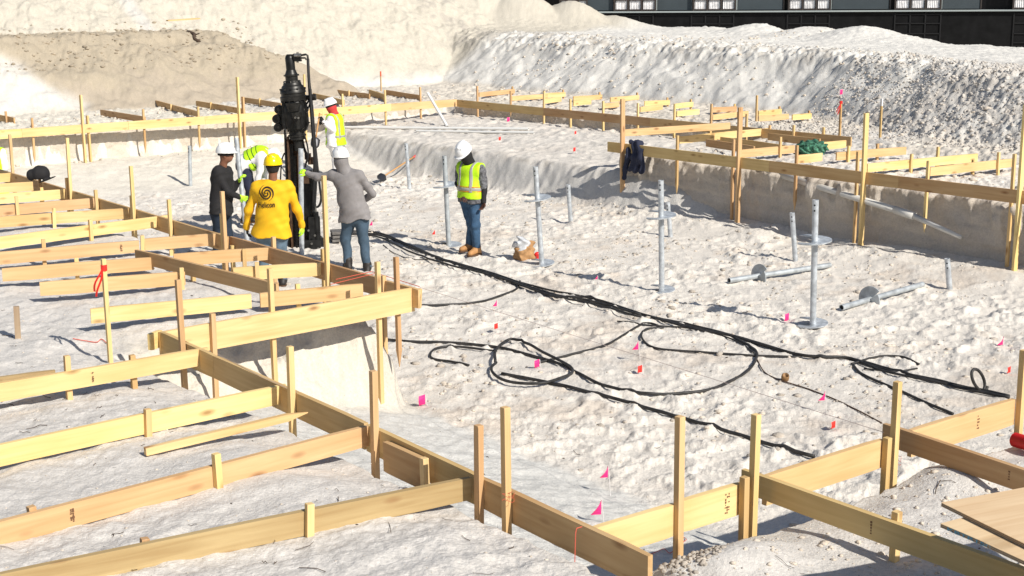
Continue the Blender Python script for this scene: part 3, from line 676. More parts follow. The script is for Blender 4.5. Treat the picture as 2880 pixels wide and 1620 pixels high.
# --- stakes of their own
def marker(px, yt, yb, label, m=W3, w=.03, ribbon=None, cat='stake', z=None, tipc=None):
    b = G(px, yb, .8 if z is None else z)
    zt = zat(b[0], b[1], yt)
    t = empty('marker_stake', tuple(b), label=label, cat=cat)
    stake('shaft', b[0], b[1], zt, b[2] - .1, .7, t, w, w, m)
    if tipc:
        stake('painted_tip', b[0], b[1], zt + .004, zt - .14, .7, t, w + .004, w + .004, tipc)
    if ribbon:
        n = 7; v = []; f = []
        for k, (dx, ln, ph) in enumerate(((-.03, .24, 0), (-.05, .20, 1.2))):
            o0 = len(v)
            for i in range(n + 1):
                s = i / n; x = b[0] - .012 + dx * s * 1.4 + .012 * math.sin(5 * s + ph); y = b[1] - .03 + .02 * math.cos(4 * s + ph); zz = zt - ribbon[1] - ln * s
                v += [(x - .009, y, zz), (x + .009, y - .006, zz)]
            f += [(o0 + 2 * i, o0 + 2 * i + 1, o0 + 2 * i + 3, o0 + 2 * i + 2) for i in range(n)]
        wrap = MB(); wrap.tube([(b[0], b[1], zt - ribbon[1] + .02), (b[0], b[1], zt - ribbon[1] - .03)], w * .8, 8)
        o0 = len(v); v += wrap.v; f += [tuple(i + o0 for i in g) for g in wrap.f]
        o = mobj('ribbon', v, f, ribbon[0], None); o.parent = t; o.matrix_parent_inverse = Matrix.Translation(t.location).inverted()
        sm = o.modifiers.new('thick', 'SOLIDIFY'); sm.thickness = .002
    return t
redm = mat('red_ribbon', (.75, .03, .02), .5); orangem = mat('orange_paint', (.75, .13, .05), .7); pinkm = mat('pink_plastic', (.85, .03, .22), .45); whm = mat('white_paint', (.75, .72, .70), .6)
redpl = mat('red_paint', (.62, .02, .02), .4)
marker(311, 728, 1020, 'tall thin stake with a red ribbon standing on the left slab', W2, .034, (redm, .07))
marker(1072, 201, 256, 'orange topped survey stake near the far corner', W3, .03, None, tipc=orangem, z=1.1)
marker(2127, 268, 342, 'dark brown pole beyond the far right rail', W3, .04, z=1.1)
marker(2361, 287, 394, 'survey stake wrapped in a bright red ribbon right of the slab', W3, .038, (redm, .0), z=1.05)
marker(2475, 278, 390, 'survey stake with a pinkish white top before the rubble slope', W3, .035, None, tipc=whm, z=1.05)
b = G(50, 950, 1.0); t = empty('old_stake', tuple(b), label='weathered grey stake with a split top at the left picture edge', cat='stake')
stake('shaft', b[0], b[1], zat(b[0], b[1], 862), b[2] - .1, .35, t, .052, .05, W5, lean=(.01, 0))
# ------------------------------------------------------------------ smooth solids for people and cloth
def nrm_(v): v = np.asarray(v, float); return v / (np.linalg.norm(v) + 1e-9)
def s_cap(p, a, b, ra, rb):
    a = np.asarray(a, float); b = np.asarray(b, float); d = b - a; t = np.clip(((p - a) @ d) / (d @ d + 1e-9), 0, 1)
    return np.linalg.norm(p - (a + t[:, None] * d), axis=1) - (ra + (rb - ra) * t)
def s_ecap(p, a, b, wa, wb, u):
    """capsule with an elliptical section: wa, wb = (half width along u, half depth)"""
    a = np.asarray(a, float); b = np.asarray(b, float); d = b - a; L = np.linalg.norm(d); d = d / L
    u = nrm_(u - d * (np.asarray(u) @ d)); w = np.cross(d, u); q = p - a; t = np.clip(q @ d / L, 0, 1)
    wl = wa[0] + (wb[0] - wa[0]) * t; wd = wa[1] + (wb[1] - wa[1]) * t; m = np.minimum(wl, wd)
    al = (q @ d - t * L) / (m * 1.0)
    r = np.sqrt((q @ u / wl) ** 2 + (q @ w / wd) ** 2 + al ** 2)
    return (r - 1) * m
def s_ell(p, c, R3, rad):
    q = (p - np.asarray(c)) @ np.asarray(R3).T; rad = np.asarray(rad, float)
    k = np.linalg.norm(q / rad, axis=1); return (k - 1) * rad.min() * .5 + (k - 1) * rad.mean() * .5
def blend(ds, k):
    o = ds[0]
    for d in ds[1:]: o = smin(o, d, k)
    return o
def folds(p, amp, sc=1.0):
    x, y, z = p[:, 0] * sc, p[:, 1] * sc, p[:, 2] * sc
    return amp * (np.sin(19 * z + 9 * x + 2.2 * np.sin(11 * y + 7 * x)) * .6 + np.sin(31 * z - 23 * x + 17 * y + 2 * np.sin(13 * z)) * .4)
def surf(fn, lo, hi, h):
    lo = np.asarray(lo, float) - 2 * h; n = np.ceil((np.asarray(hi) + 2 * h - lo) / h).astype(int) + 1
    ax = [lo[i] + h * np.arange(n[i]) for i in range(3)]
    g = np.stack(np.meshgrid(*ax, indexing='ij'), -1).reshape(-1, 3); F = fn(g).reshape(n)
    acc = np.zeros((n[0] - 1, n[1] - 1, n[2] - 1, 3)); cnt = np.zeros((n[0] - 1, n[1] - 1, n[2] - 1))
    for axs in range(3):
        o = [i for i in range(3) if i != axs]
        sl0 = [slice(None)] * 3; sl1 = [slice(None)] * 3; sl0[axs] = slice(0, -1); sl1[axs] = slice(1, None)
        f0 = F[tuple(sl0)]; f1 = F[tuple(sl1)]; cr = (f0 < 0) != (f1 < 0); t = np.where(cr, f0 / (f0 - f1 + 1e-12), 0)
        for da in (0, 1):
            for db in (0, 1):
                s = [slice(None)] * 3
                s[o[0]] = slice(da, n[o[0]] - 1 + da); s[o[1]] = slice(db, n[o[1]] - 1 + db)
                c = cr[tuple(s)]; tt = t[tuple(s)]; cnt += c
                acc[..., axs] += c * tt; acc[..., o[0]] += c * da; acc[..., o[1]] += c * db
    act = cnt > 0; vid = -np.ones(cnt.shape, int); vid[act] = np.arange(act.sum())
    ii = np.argwhere(act); V = lo + h * (ii + acc[act] / cnt[act][:, None]); Fc = []
    for axs in range(3):
        o = [i for i in range(3) if i != axs]
        sl0 = [slice(1, -1)] * 3; sl1 = [slice(1, -1)] * 3; sl0[axs] = slice(0, -1); sl1[axs] = slice(1, None)
        f0 = F[tuple(sl0)]; f1 = F[tuple(sl1)]; e = np.argwhere((f0 < 0) != (f1 < 0))
        if not len(e): continue
        neg = f0[tuple(e.T)] < 0; e = e + 1; e[:, axs] -= 1
        def cell(da, db):
            q = e.copy(); q[:, o[0]] -= da; q[:, o[1]] -= db; return vid[q[:, 0], q[:, 1], q[:, 2]]
        qd = np.stack([cell(0, 0), cell(1, 0), cell(1, 1), cell(0, 1)], 1)
        fl = neg if axs != 1 else ~neg
        qd[~fl] = qd[~fl][:, ::-1]; Fc.append(qd)
    return V, np.concatenate(Fc)
def smesh(name, V, F, m, parent):
    me = bpy.data.meshes.new(name); me.vertices.add(len(V)); me.vertices.foreach_set('co', V.astype(np.float32).ravel())
    F = F[(F >= 0).all(1)]; me.loops.add(F.size); me.loops.foreach_set('vertex_index', F.astype(np.int32).ravel())
    me.polygons.add(len(F)); me.polygons.foreach_set('loop_start', np.arange(0, F.size, 4, dtype=np.int32))
    me.polygons.foreach_set('use_smooth', np.ones(len(F), bool)); me.update(); me.validate()
    me.materials.append(m); o = bpy.data.objects.new(name, me); col.objects.link(o)
    if parent is not None: o.parent = parent
    return o
def solid(name, fn, pts, pad, h, m, parent):
    pts = np.array(pts); V, F = surf(fn, pts.min(0) - pad, pts.max(0) + pad, h)
    return smesh(name, V, F, m, parent)
skinM = {k: mat('skin_' + k, c, .5, noise=.12, nscale=30) for k, c in dict(dark=(.085, .035, .022), brown=(.22, .095, .055), tan=(.34, .17, .10)).items()}
cl = dict(yellow=mat('yellow_shirt_cloth', (.76, .43, .006), .8, noise=.06, nscale=12), grey=mat('grey_hoodie_cloth', (.23, .215, .215), .9, noise=.08),
          black=mat('black_cloth', (.012, .011, .012), .85), navy=mat('navy_cloth', (.016, .02, .045), .85), white=mat('white_suit_cloth', (.78, .76, .75), .8, noise=.05),
          jeans=mat('blue_denim', (.035, .085, .16), .85, noise=.3, nscale=14), jeansg=mat('slate_denim', (.05, .085, .125), .85, noise=.2, nscale=14), jeansb=mat('faded_denim', (.10, .15, .20), .85, noise=.3, nscale=12),
          dkjeans=mat('dark_denim', (.012, .022, .04), .85, noise=.2), hiviz=mat('lime_vest_cloth', (.52, .86, .01), .6, noise=.06, nscale=9), camo=mat('grey_camo_cloth', (.12, .12, .13), .9, noise=.75, nscale=32),
          glove=mat('lime_glove', (.50, .85, .04), .7), bglove=mat('black_glove', (.012, .012, .014), .6), boot=mat('tan_boot_leather', (.42, .21, .075), .7, noise=.15), bboot=mat('dark_boot_leather', (.02, .016, .014), .6),
          sole=mat('boot_sole', (.09, .045, .02), .8), brown=mat('brown_trousers_cloth', (.12, .055, .015), .9), red=mat('red_neck_cloth', (.50, .04, .035), .85), belt=mat('tan_belt', (.50, .30, .10), .7),
          stripe=mat('grey_reflective_tape', (.36, .34, .33), .35), ostripe=mat('orange_tape', (.65, .2, .04), .5), seam=mat('dark_vest_piping', (.02, .05, .015), .8))
hm = dict(white=mat('white_helmet_plastic', (.80, .80, .80), .22), yellow=mat('yellow_helmet_plastic', (.88, .60, .0), .22))
eyeM = mat('eye_dark', (.02, .015, .012), .2); hairM = mat('black_hair', (.012, .010, .010), .8); glassM = mat('clear_goggles', (.35, .38, .4), .1)

def person(label, base, J_, skin, group=None, h=.013, **kw):
    """J_: joints as (px, py, depth offset), read off the picture at the person's own distance"""
    b = P(base[0], base[1], kw.get('z', 0.0)); b[2] = kw.get('z', gz(b[0], b[1])); y0 = b[1]
    t = empty('person', tuple(b), label=label, cat='person', group='building workers')
    def Wp(px, py, dy=0.0):
        d = fw * FPX + rt * (px - 1440) - up * (py - 810); k = (y0 + dy) / d[1]
        return np.array([0, 0, CAMZ]) + d * k - b
    q = {k: Wp(*v) for k, v in J_.items()}
    f = nrm_(kw['face']); u0_ = nrm_(kw.get('headup', (0, 0, 1))); f = nrm_(f - u0_ * (f @ u0_)); r = np.cross(f, u0_); R3 = np.stack([r, f, u0_])
    hd = q['head']; bulk = kw.get('bulk', 1.0); arms = kw.get('arms', ('l', 'r')); sh = q['sr'] - q['sl']
    chest = (q['sr'] + q['sl']) / 2; pel = q['pel']; hw = .085 * bulk; su = nrm_(sh)
    ax = nrm_(chest - pel); hu = nrm_(su - ax * (su @ ax)) if 'hipdir' not in kw else nrm_(kw['hipdir'])
    hl, hr = pel - hu * hw, pel + hu * hw
    def legs(p, r1, r2, r3, ank=.0):
        o = []
        for s, hp in (('l', hl), ('r', hr)):
            o += [s_cap(p, hp, q['k' + s], r1, r2), s_cap(p, q['k' + s], q['a' + s], r2, r3)]
        return o
    def armsd(p, r1, r2, r3, upto=1.0):
        o = []
        for s in arms:
            S = q['s' + s]; E = q['e' + s]; Wr = q['w' + s]
            o.append(s_cap(p, S, E, r1, r2))
            if upto > .5: o.append(s_cap(p, E, E + (Wr - E) * upto, r2, r3))
        return o
    def torso(p, g=0.0):
        mid = pel + (chest - pel) * .5
        lo_w = .150 if g < 0 else .216
        return [s_ecap(p, pel + ax * (.04 if g < 0 else -.08), mid, (lo_w * bulk + g, (.115 if g < 0 else .135) * bulk + g), (.150 * bulk + g, .118 * bulk + g), su),
                s_ecap(p, mid, chest - ax * .07, (.150 * bulk + g, .118 * bulk + g), (.175 * bulk + g, .12 * bulk + g), su),
                s_cap(p, q['sl'] - su * -.02, q['sr'] - su * .02, .068 * bulk + g, .068 * bulk + g)]
    def body(p):
        ds = [s_ell(p, hd + u0_ * .02, R3, (.077, .097, .112)), s_ell(p, hd + f * .03 - u0_ * .055, R3, (.055, .065, .055)),
              s_cap(p, hd - u0_ * .06 - f * .02, chest + ax * .03, .056, .062)]
        d = blend(ds, .03)
        d = smin(d, s_cap(p, hd + f * .092 + u0_ * .01, hd + f * .112 - u0_ * .02, .009, .014), .012)     # nose
        d = smin(d, s_ell(p, hd + f * .088 - u0_ * .052, R3, (.026, .012, .012)), .01)                      # lips
        d = smax(d, -s_ell(p, hd + f * .098 + u0_ * .018 + r * .032, R3, (.018, .012, .010)), .008)
        d = smax(d, -s_ell(p, hd + f * .098 + u0_ * .018 - r * .032, R3, (.018, .012, .010)), .008)
        for s in (-1, 1): d = smin(d, s_ell(p, hd + r * s * .080 - f * .005 - u0_ * .005, R3, (.010, .020, .032)), .006)   # ears
        d = smin(d, blend(torso(p, -.02), .05), .03); d = smin(d, blend(legs(p, .078, .055, .038), .03), .04)
        for g_ in armsd(p, .046, .038, .029): d = smin(d, g_, .03)
        return d
    allp = list(q.values()) + [hd + u0_ * .15]
    allp = [v for k, v in q.items() if k != 'x'] + [hd + u0_ * .12]
    solid('body', body, allp, .1, h, skinM[skin], t)
    # eyes
    for s in (-1, 1):
        eb = MB(); c = hd + f * .083 + u0_ * .018 + r * s * .032; eb.lathe([(.001, -.011), (.009, -.006), (.011, 0), (.009, .006), (.001, .011)], 8, Matrix.Translation(Vector(c)))
        eb.build('eye', eyeM, t, True)
    # trousers
    def trs(p):
        d = blend(legs(p, .098 * bulk, .074, .060) + [s_ecap(p, hl, hr, (.10 * bulk, .105 * bulk), (.10 * bulk, .105 * bulk), ax), s_ecap(p, pel, pel + ax * .09, (.135 * bulk, .098 * bulk), (.125 * bulk, .09 * bulk), su)], .035)
        return d + folds(p, .009)
    solid('trousers', trs, [hl, hr, q['kl'], q['kr'], q['al'], q['ar'], pel + ax * .1], .16, h, cl[kw['trousers']], t)
    # shirt
    sl_ = kw.get('sleeve', 1.0)
    sm_ = kw.get('shirt')
    def shirt(p):
        d = blend(torso(p, .012), .06)
        for g_ in armsd(p, .066, .056, .045, sl_): d = smin(d, g_, .035)
        d = smin(d, s_cap(p, chest, chest + ax * .03, .078, .066), .03)
        d = np.maximum(d, -((p - pel) @ ax) - kw.get('hem', .05) + .012 * np.sin((p @ su) * 21))
        return d + folds(p, .010, 1.1)
    pts = [q['sl'], q['sr'], pel, chest + ax * .1] + [q['e' + s] for s in arms] + [q['w' + s] for s in arms]
    shirt_o = solid('shirt', shirt, pts, .18, h, cl[sm_], t)
    if kw.get('sleeve2'):      # a second, inner sleeve below the short one
        for s in arms:
            E = q['e' + s]; Wr = q['w' + s]
            solid('inner_sleeve', lambda p: s_cap(p, E, Wr, .052, .040) + folds(p, .004), [E, Wr], .1, .012, cl[kw['sleeve2']], t)
    if kw.get('belt'):
        solid('belt', lambda p: np.maximum(s_ecap(p, pel, pel + ax * .1, (.152 * bulk + .016, .114 * bulk + .016), (.152 * bulk + .016, .114 * bulk + .016), su), np.abs((p - pel) @ ax - kw['belt']) - .018), [pel, pel + ax * .1], .2, .01, cl['belt'], t)
    # vest with tape
    if kw.get('vest') is not None:
        lo_ = kw['vest']
        def vsh(p, g): return blend(torso(p, g), .06)
        def vest(p):
            z = (p - pel) @ ax; L_ = np.linalg.norm(chest - pel); lat = (p - chest) @ su
            d = np.maximum(vsh(p, .034) + folds(p, .006), lo_ - z)
            d = smax(d, np.abs(lat) - (np.linalg.norm(sh) / 2 + .02), .02)
            for s in arms:                          # arm holes
                d = np.maximum(d, -s_cap(p, q['s' + s] + (q['e' + s] - q['s' + s]) * .12, q['e' + s], .078, .078))
            dep = (p - chest) @ np.cross(ax, su)
            d = np.maximum(d, -s_cap(p, chest + ax * .02, chest + ax * .25, .07, .1))
            return d
        vo_ = solid('vest', vest, [q['sl'], q['sr'], pel, chest], .2, .011, cl['hiviz'], t)
        for (fn_, nm, mt) in kw.get('tape', ()):
            def tp(p, fn_=fn_):
                z = (p - pel) @ ax; lat = (p - chest) @ su
                return np.maximum(np.maximum(vest(p) - .006, fn_(z, lat)), -1)
            solid(nm, tp, [q['sl'], q['sr'], pel, chest], .2, .0095, cl[mt], vo_)
    # boots
    for s in ('l', 'r'):
        A = q['a' + s]; T_ = q['t' + s]; dd = T_ - A; dd[2] = 0; dd = nrm_(dd); gzl = T_[2]
        heel = np.array([*(A - dd * .045)[:2], gzl + .045]); toe = np.array([*(A + dd * .165)[:2], gzl + .04])
        sd_ = np.array([-dd[1], dd[0], 0])
        def boot(p):
            d = blend([s_cap(p, A, A + [0, 0, .03], .058, .062), s_cap(p, A, heel, .056, .047), s_cap(p, (A + heel) / 2 + dd * .04, toe, .055, .04)], .03)
            return np.maximum(d, gzl + .012 - p[:, 2])
        bo = solid('boot', boot, [A, heel, toe, A + [0, 0, .05]], .08, .009, cl[kw['boots']], t)
        solid('sole', lambda p: np.maximum(s_ecap(p, heel - dd * .0, toe, (.052, .6), (.050, .6), sd_), np.abs(p[:, 2] - gzl - .006) - .014), [heel, toe], .06, .009, cl['sole'], bo)
    # hands
    for s in arms:
        if 'h' + s not in q: continue
        Wr = q['w' + s]; Hn = q['h' + s]; d_ = nrm_(Hn - Wr); pn = nrm_(kw.get('palm', {}).get(s, (0, -1, 0))); pn = nrm_(pn - d_ * (pn @ d_)); sd_ = np.cross(d_, pn)
        curl = kw.get('curl', .5); th = kw.get('thumb', {}).get(s, 1)
        gk = kw.get('gloves', {}).get(s); gs = 1.12 if gk else 1.0
        segs = []
        for i, (o_, l_) in enumerate(((-.030, .068), (-.010, .078), (.010, .074), (.029, .058))):
            k0 = Wr + d_ * .085 + sd_ * o_ * gs; c1 = nrm_(d_ + pn * curl * .7 + sd_ * (o_ * 2)); k1 = k0 + c1 * l_ * .5; c2 = nrm_(d_ + pn * curl * 2.2); k2 = k1 + c2 * l_ * .5
            segs += [(k0 - d_ * .02, k1, .0098, .009), (k1, k2, .009, .0078)]
        tb = Wr + d_ * .03 + sd_ * th * -.03; t1_ = tb + nrm_(d_ * .7 - sd_ * th * .8 + pn * .3) * .042; t2_ = t1_ + nrm_(d_ + pn * .5 * curl - sd_ * th * .25) * .032
        segs += [(tb, t1_, .013, .011), (t1_, t2_, .011, .009)]
        def hand(p):
            d = s_ecap(p, Wr + d_ * .01, Wr + d_ * .082, (.030 * gs, .015 * gs), (.040 * gs, .014 * gs), sd_)
            d = smin(d, s_cap(p, Wr - d_ * .03, Wr + d_ * .015, .031 * gs, .026 * gs), .015)
            for a_, b_, ra, rb in segs: d = smin(d, s_cap(p, a_, b_, ra * gs, rb * gs), .004)
            return d
        solid('glove' if gk else 'hand', hand, [Wr, Wr + d_ * .16, Wr + pn * .1], .06, .0055, cl[gk] if gk else skinM[skin], t)
    # helmet
    if kw.get('helmet'):
        hc = hd + u0_ * .045
        def hel(p):
            z = (p - hc) @ u0_; lat = (p - hc) @ r
            d = s_ell(p, hc, R3, (.125, .148, .145)); d = smin(d, s_ecap(p, hc - f * .09 + u0_ * .12, hc + f * .08 + u0_ * .125, (.030, .014), (.026, .014), r), .02)
            for s in (-1, 1): d = smin(d, s_ecap(p, hc - f * .08 + u0_ * .105 + r * s * .055, hc + f * .08 + u0_ * .108 + r * s * .055, (.010, .012), (.01, .012), r), .015)
            d = np.maximum(d, -(z) - .012)
            br = s_ell(p, hc + f * .012 - u0_ * .004, R3, (.132, .156, .014)); vi = s_ell(p, hc + f * .10 - u0_ * .008, R3, (.09, .085, .012))
            d = smin(smin(d, br, .012), vi, .012)
            return np.maximum(d, -s_ell(p, hc - u0_ * .012, R3, (.112, .136, .10)))
        ho = solid('helmet', hel, [hc], .22, .0085, hm[kw['helmet']], t)
        def band(p): return np.maximum(np.maximum(s_ell(p, hc - u0_ * .02, R3, (.100, .122, .11)), -s_ell(p, hc - u0_ * .02, R3, (.086, .105, .11))), np.abs((p - hc) @ u0_ + .035) - .016)
        solid('head_band', band, [hc], .16, .009, hairM, ho)
    for nm, fn_, mt in kw.get('extra', ()):
        solid(nm, lambda p: fn_(p, q, f, u0_, r, R3, chest, ax, su), [hd, chest, q['sl'], q['sr']], .16, .010, mt, t)
    return t, q, b, shirt_o, (chest, ax, su, pel)

def up_stripes(w):   # tape over both shoulders
    return lambda z, lat: np.maximum(np.abs(np.abs(lat) - .105) - w, -(z - .12))
def ring(z0, w): return lambda z, lat: np.abs(z - z0) - w
TAPE = [(ring(.17, .024), 'reflective_tape', 'stripe'), (up_stripes(.022), 'reflective_tape', 'stripe')]

# --- man in the yellow shirt, seen from behind
yel, yq, yb, ysh, yfr = person('man in a yellow shirt with a black swirl print and yellow helmet, seen from behind', (760, 803),
    dict(head=(768, 470, 0), sl=(722, 527, 0), sr=(812, 526, 0), el=(698, 592, .05), wl=(694, 640, .12), hl=(697, 668, .15), er=(836, 588, .08), wr=(851, 636, .18), hr=(852, 668, .2),
         pel=(764, 655, 0), kl=(745, 722, .04), al=(738, 785, 0), tl=(737, 799, .1), kr=(790, 722, .04), ar=(795, 785, 0), tr=(797, 799, .1)),
    'brown', face=(.12, 1, -.05), bulk=1.28, trousers='jeansb', shirt='yellow', boots='bboot', belt=.075, helmet='yellow', gloves=dict(l='bglove', r='glove'),
    palm=dict(l=(1, .3, 0), r=(-1, .3, 0)), curl=.6,
    extra=[('hair', lambda p, q, f, u, r, R3, ch, ax, su: np.maximum(s_ell(p, q['head'] + u * .015 - f * .01, R3, (.088, .105, .118)), ((p - q['head']) @ f) - .03) , hairM)])
# the print on the back, laid on the cloth
bm_ = bmesh.new(); bm_.from_mesh(ysh.data); bvh = BVHTree.FromBMesh(bm_); bm_.free()
def lay(pts2, name, m, parent, faces, cx, cz):
    v = []
    ch, ax, su, pel = yfr
    for (u_, w_) in pts2:
        o_ = Vector((cx + u_, -1.5, cz + w_)); hit = bvh.ray_cast(o_, Vector((0, 1, 0)))
        y = hit[0].y if hit[0] is not None else 0
        v.append((cx + u_, y - .012, cz + w_))
    o = mobj(name, v, faces, m, parent); return o
printM = mat('black_print', (.02, .008, .006), .7)
def wpx(px, py):
    d = fw * FPX + rt * (px - 1440) - up * (py - 810); k = (yb[1] - .12) / d[1]; return np.array([0, 0, CAMZ]) + d * k - yb
cs = wpx(751, 541.5); sw = (wpx(774.5, 541.5)[0] - cs[0]); v2 = []; f2 = []
for arm in (0, 1):       # two arms of a swirl
    n = 70; o0 = len(v2)
    for i in range(n + 1):
        th = i / n * 2 * math.pi * 1.42; rr_ = (.06 + .94 * (th / (2 * math.pi * 1.42)) ** .93); w_ = .082 * min(1, .35 + i / 10, (n - i) / 12 + .05)
        an = -th + arm * math.pi + 1.3
        for s in (-1, 1): v2.append(((rr_ - .05 + s * w_) * math.cos(an) * sw, (rr_ - .05 + s * w_) * math.sin(an) * sw * 1.02))
    f2 += [(o0 + 2 * i, o0 + 2 * i + 1, o0 + 2 * i + 3, o0 + 2 * i + 2) for i in range(n)]
lay(v2, 'swirl_print', printM, ysh, f2, cs[0], cs[2])
tcu = bpy.data.curves.new('txt', 'FONT'); tcu.body = 'Helicon'; tcu.size = .115; tcu.align_x = 'CENTER'; tcu.offset = .0015
to = bpy.data.objects.new('txt', tcu); col.objects.link(to); tm = bpy.data.meshes.new_from_object(to.evaluated_get(bpy.context.evaluated_depsgraph_get()))
bpy.data.objects.remove(to); ct = wpx(751, 582); wd_ = max(v.co.x for v in tm.vertices) - min(v.co.x for v in tm.vertices); sc_ = (wpx(776, 582)[0] - wpx(727, 582)[0]) / wd_
lay([(v.co.x * sc_, v.co.y * sc_ * 1.35 + .06 * v.co.x * sc_) for v in tm.vertices], 'lettering', printM, ysh, [tuple(p.vertices) for p in tm.polygons], ct[0], ct[2])

# --- man in the grey hooded shirt
person('man in a grey hooded shirt and jeans reaching a lime glove to the pipe', (1008, 762),
    dict(head=(958, 448, .02), sl=(936, 492, .05), sr=(1012, 494, -.02), el=(897, 500, .12), wl=(866, 489, .2), hl=(848, 481, .22), er=(1047, 546, .04), wr=(1018, 566, .24), hr=(1003, 568, .3),
         pel=(998, 610, 0), kl=(972, 674, .08), al=(979, 736, .03), tl=(975, 756, .12), kr=(1022, 676, 0), ar=(1033, 748, -.03), tr=(1034, 765, .08)),
    'brown', face=(-.45, .9, -.25), bulk=1.12, trousers='jeansg', shirt='grey', boots='bboot', helmet='white', gloves=dict(l='glove', r='glove'), palm=dict(l=(0, .6, -.6), r=(0, 1, 0)), curl=.8, thumb=dict(l=-1),
    extra=[('hood', lambda p, q, f, u, r, R3, ch, ax, su: np.maximum(smin(s_ell(p, q['head'] - f * .015 - u * .01, R3, (.100, .118, .125)), s_cap(p, q['head'] - u * .06, ch + ax * .03, .085, .11), .05), -s_ell(p, q['head'] + f * .12, R3, (.07, .09, .09))), cl['grey'])])
# --- man in black
person('man in a black shirt and white helmet in profile, steadying a grey pipe', (622, 738),
    dict(head=(635, 436, .0), sl=(612, 484, -.12), sr=(636, 482, .16), el=(640, 540, -.16), wl=(672, 553, -.05), hl=(692, 560, -.02), er=(655, 530, .18), wr=(672, 510, .15), hr=(680, 494, .12),
         pel=(622, 592, 0), kl=(614, 662, -.06), al=(606, 722, -.08), tl=(622, 732, -.1), kr=(640, 662, .08), ar=(634, 722, .1), tr=(650, 730, .1)),
    'brown', face=(1, .02, -.12), bulk=1.15, trousers='dkjeans', shirt='black', boots='bboot', helmet='white', gloves=dict(l='glove', r='glove'), palm=dict(l=(.2, 1, 0), r=(1, 0, 0)), curl=.8,
    extra=[('goggles', lambda p, q, f, u, r, R3, ch, ax, su: np.maximum(np.maximum(s_ell(p, q['head'] + u * .018, R3, (.086, .108, .05)), -s_ell(p, q['head'] + u * .018, R3, (.079, .101, .2))), np.maximum(np.abs((p - q['head']) @ u - .018) - .018, .04 - (p - q['head']) @ f)), glassM)])
# --- man in the vest looking down, on the right
person('man in a lime vest and tan boots with head bowed, right of the drill', (1326, 724),
    dict(head=(1306, 430, -.10), sl=(1353, 477, -.11), sr=(1295, 471, .11), el=(1362, 524, -.08), wl=(1360, 568, -.12), hl=(1357, 586, -.15), er=(1288, 515, .1), wr=(1304, 548, -.05), hr=(1306, 556, -.14),
         pel=(1322, 560, 0), kl=(1336, 632, -.05), al=(1341, 698, .04), tl=(1318, 722, -.12), kr=(1326, 630, .06), ar=(1322, 690, .16), tr=(1300, 708, .06)),
    'dark', face=(-.45, -.65, -.75), headup=(-.32, -.5, .75), bulk=1.0, trousers='jeans', shirt='camo', sleeve=0.0, sleeve2='black', boots='boot', helmet='white', vest=.02, tape=TAPE + [(ring(.135, .008), 'orange_tape', 'ostripe'), (ring(.205, .008), 'orange_tape', 'ostripe')],
    palm=dict(l=(-.5, -.5, 0), r=(0, 1, 0)), curl=.9, h=.012,
    extra=[('neck_scarf', lambda p, q, f, u, r, R3, ch, ax, su: smin(s_cap(p, q['head'] - u * .05, ch + ax * .04, .085, .09), s_ell(p, q['head'] - u * .05, R3, (.09, .10, .08)), .04), cl['black'])])
# --- digger in white by the far wall
person('man in white with a lime vest and red neck cloth, digging beyond the drill', (940, 503),
    dict(head=(931, 299, -.02), sl=(930, 336, -.14), sr=(952, 332, .14), el=(936, 366, -.2), wl=(910, 343, -.22), hl=(900, 330, -.22), er=(925, 352, .1), wr=(903, 340, -.12), hr=(897, 350, -.2),
         pel=(945, 405, 0), kl=(944, 450, -.05), al=(942, 494, -.06), tl=(932, 502, -.1), kr=(950, 450, .08), ar=(950, 494, .12), tr=(942, 501, .12)),
    'brown', face=(-.9, -.25, -.45), headup=(-.3, 0, .95), bulk=1.25, trousers='white', shirt='white', boots='bboot', helmet='white', gloves=dict(l='bglove', r='bglove'), vest=-.02, tape=TAPE,
    palm=dict(l=(0, -1, 0), r=(0, -1, 0)), curl=1.0, h=.018,
    extra=[('neck_cloth', lambda p, q, f, u, r, R3, ch, ax, su: np.maximum(smin(s_ell(p, q['head'] - u * .03, R3, (.096, .112, .10)), s_cap(p, q['head'] - u * .07, ch + ax * .06, .085, .11), .04), -s_ell(p, q['head'] + f * .13 + u * .01, R3, (.06, .07, .05))), cl['red'])])
# --- man bending behind the drill
person('man bent far forward in a lime vest and navy trousers behind the others', (712, 640),
    dict(head=(762, 444, -.05), sl=(736, 440, -.18), sr=(740, 428, .18), el=(731, 480, -.2), wl=(722, 522, -.2), hl=(720, 534, -.22), er=(745, 482, .2), wr=(740, 520, .1), hr=(740, 532, .1),
         pel=(686, 462, 0), kl=(704, 535, -.10), al=(690, 612, -.1), tl=(708, 626, -.14), kr=(704, 530, .12), ar=(696, 606, .14), tr=(714, 618, .12)),
    'brown', face=(.5, -.2, -.85), headup=(.85, -.15, .5), bulk=1.2, trousers='navy', shirt='white', boots='bboot', helmet='white', gloves=dict(l='bglove', r='bglove'), vest=.10, h=.015,
    hipdir=(0, 1, 0), tape=[(ring(.18, .008), 'dark_piping', 'seam'), (ring(.26, .008), 'dark_piping', 'seam'), (ring(.34, .007), 'dark_piping', 'seam')],
    palm=dict(l=(0, -1, 0), r=(0, -1, 0)), curl=.8)
